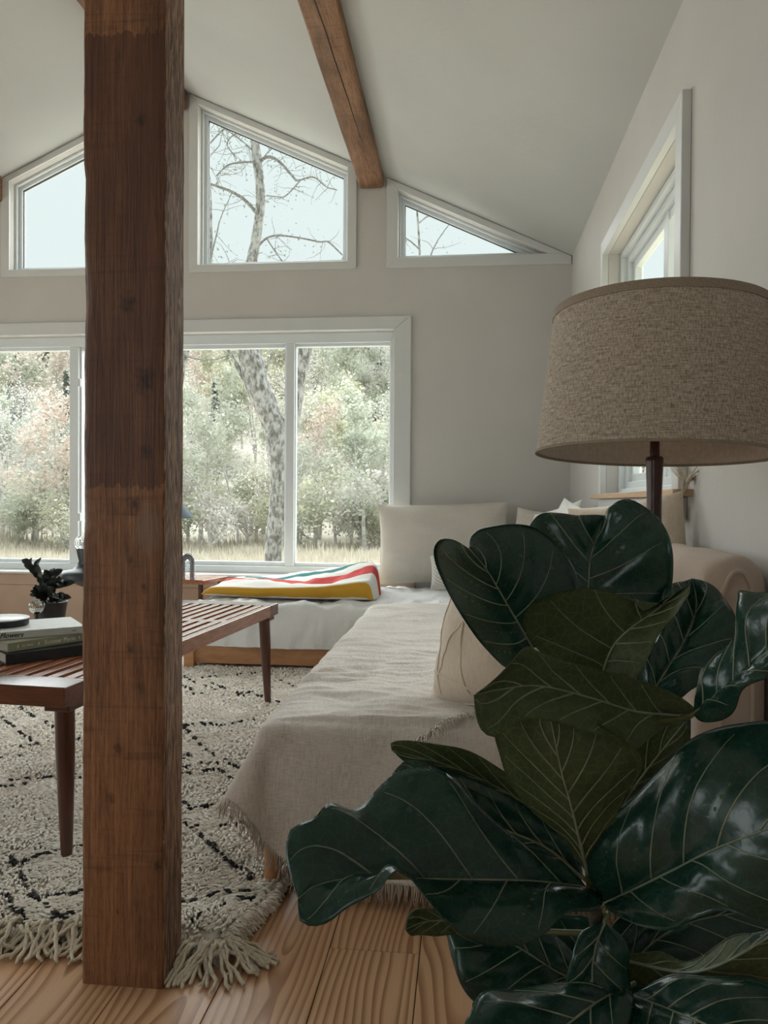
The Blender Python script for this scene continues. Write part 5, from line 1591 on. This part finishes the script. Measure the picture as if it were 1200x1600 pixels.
br = [([(404, 253), (392, 253), (367, 255), (353, 260), (338, 275)], [4, 3, 2]), ([(403, 335), (383, 313), (363, 300), (342, 292), (327, 287), (300, 280)], [6, 5, 4, 3]),
 ([(402, 254), (420, 245), (437, 253), (450, 267), (463, 282)], [5, 5, 4, 4]), ([(463, 282), (470, 281), (490, 277), (510, 292), (527, 297)], [3, 2.5, 2, 1.5]), ([(470, 281), (450, 303), (440, 308), (417, 305)], [2.5, 2, 1.2]),
 ([(400, 388), (417, 372), (437, 368), (470, 372), (500, 378), (513, 378), (537, 400), (560, 418)], [4, 3.5, 3, 3, 2.5, 2]), ([(417, 373), (430, 393), (444, 412)], [2.5, 2, 2]), ([(395, 205), (370, 208), (355, 225), (370, 248)], [3, 2, 1.5]),
 ([(402, 260), (425, 232), (450, 228), (480, 240), (520, 262)], [2.5, 2, 1.5, 1]), ([(400, 240), (380, 222), (350, 200), (330, 190)], [2.5, 2, 1])]
tips_ = []
for p_, w_ in br:
    pp = limb('branch', p_, w_, mat='twig', dvar=rg.uniform(-.12, .12)); tips_ += pp[8:]
# fine twigs
tw = MB()
for k in range(170):
    p0 = rg.choice(tips_); q = p0.copy(); d = Vector((rg.uniform(-1, 1), rg.uniform(-.8, .8), rg.uniform(-.6, .9))).normalized(); pts = [q.copy()]
    for s in range(4):
        d = (d+Vector((rg.uniform(-1, 1), rg.uniform(-1, 1), rg.uniform(-1, 1)))*.45).normalized(); q = q+d*rg.uniform(.05, .13); pts.append(q.copy())
    tw.tube(pts, [.006, .005, .004, .003, .002], 3, cap=False)
    if k % 2 == 0: tips_ += pts[-1:]
tag(tw.build('fine_twigs', M['twig'], big), kind='stuff')
bd = leaf_cloud(tips_, rg, 500, .022, .12)
tag(bd.build('buds', M['twig_bud'], big), kind='stuff')
# slimmer tree behind it on the left, one more to the right
def slim(name, label, d, px, w_, seed):
    r = empty(name, tuple(at(px[0][0], px[0][1], d)), label, 'tree')
    pts = catmull([at(x, y, d) for x, y in px], 50); n = len(pts)
    MB().tube(pts, [max(.01, .5*d/1200*(w_[0]+(w_[1]-w_[0])*i/(n-1))) for i in range(n)], 8).build('trunk', M['grey_bark'], r, smooth=True)
    rr = random.Random(seed); m = MB(); tips = []
    for k in range(12):
        q = pts[rr.randint(18, n-2)].copy(); d_ = Vector((rr.uniform(-1, 1), rr.uniform(-.6, .6), rr.uniform(0, .8))).normalized(); P_ = [q.copy()]
        for s in range(7):
            d_ = (d_+Vector((rr.uniform(-1, 1), rr.uniform(-1, 1), rr.uniform(-.8, 1)))*.3).normalized(); q = q+d_*rr.uniform(.12, .28); P_.append(q.copy())
        m.tube(P_, [.022*(1-.11*s) for s in range(8)], 4, cap=False); tips += P_[3:]
        for b in range(4):
            q2 = rr.choice(P_[2:]).copy(); d2 = Vector((rr.uniform(-1, 1), rr.uniform(-1, 1), rr.uniform(-.5, 1))).normalized(); P2 = [q2.copy()]
            for s in range(4):
                d2 = (d2+Vector((rr.uniform(-1, 1), rr.uniform(-1, 1), rr.uniform(-1, 1)))*.4).normalized(); q2 = q2+d2*rr.uniform(.08, .18); P2.append(q2.copy())
            m.tube(P2, [.008, .007, .006, .004, .003], 3, cap=False); tips += P2[2:]
    tag(m.build('branches', M['twig'], r), kind='stuff')
    tag(leaf_cloud(tips, rr, 350, .028, .12).build('buds', M['twig_bud'], r), kind='stuff')
slim('slim_tree', 'slim bare tree at the left edge of the middle gable window', 14.5, [(262, 985), (268, 800), (282, 600), (318, 450), (329, 400), (327, 300), (320, 180)], (11, 6), 3)
slim('slim_tree', 'slim twiggy tree showing its tips in the right gable window', 16.0, [(668, 960), (664, 700), (660, 500), (655, 380), (650, 310)], (9, 3), 8)
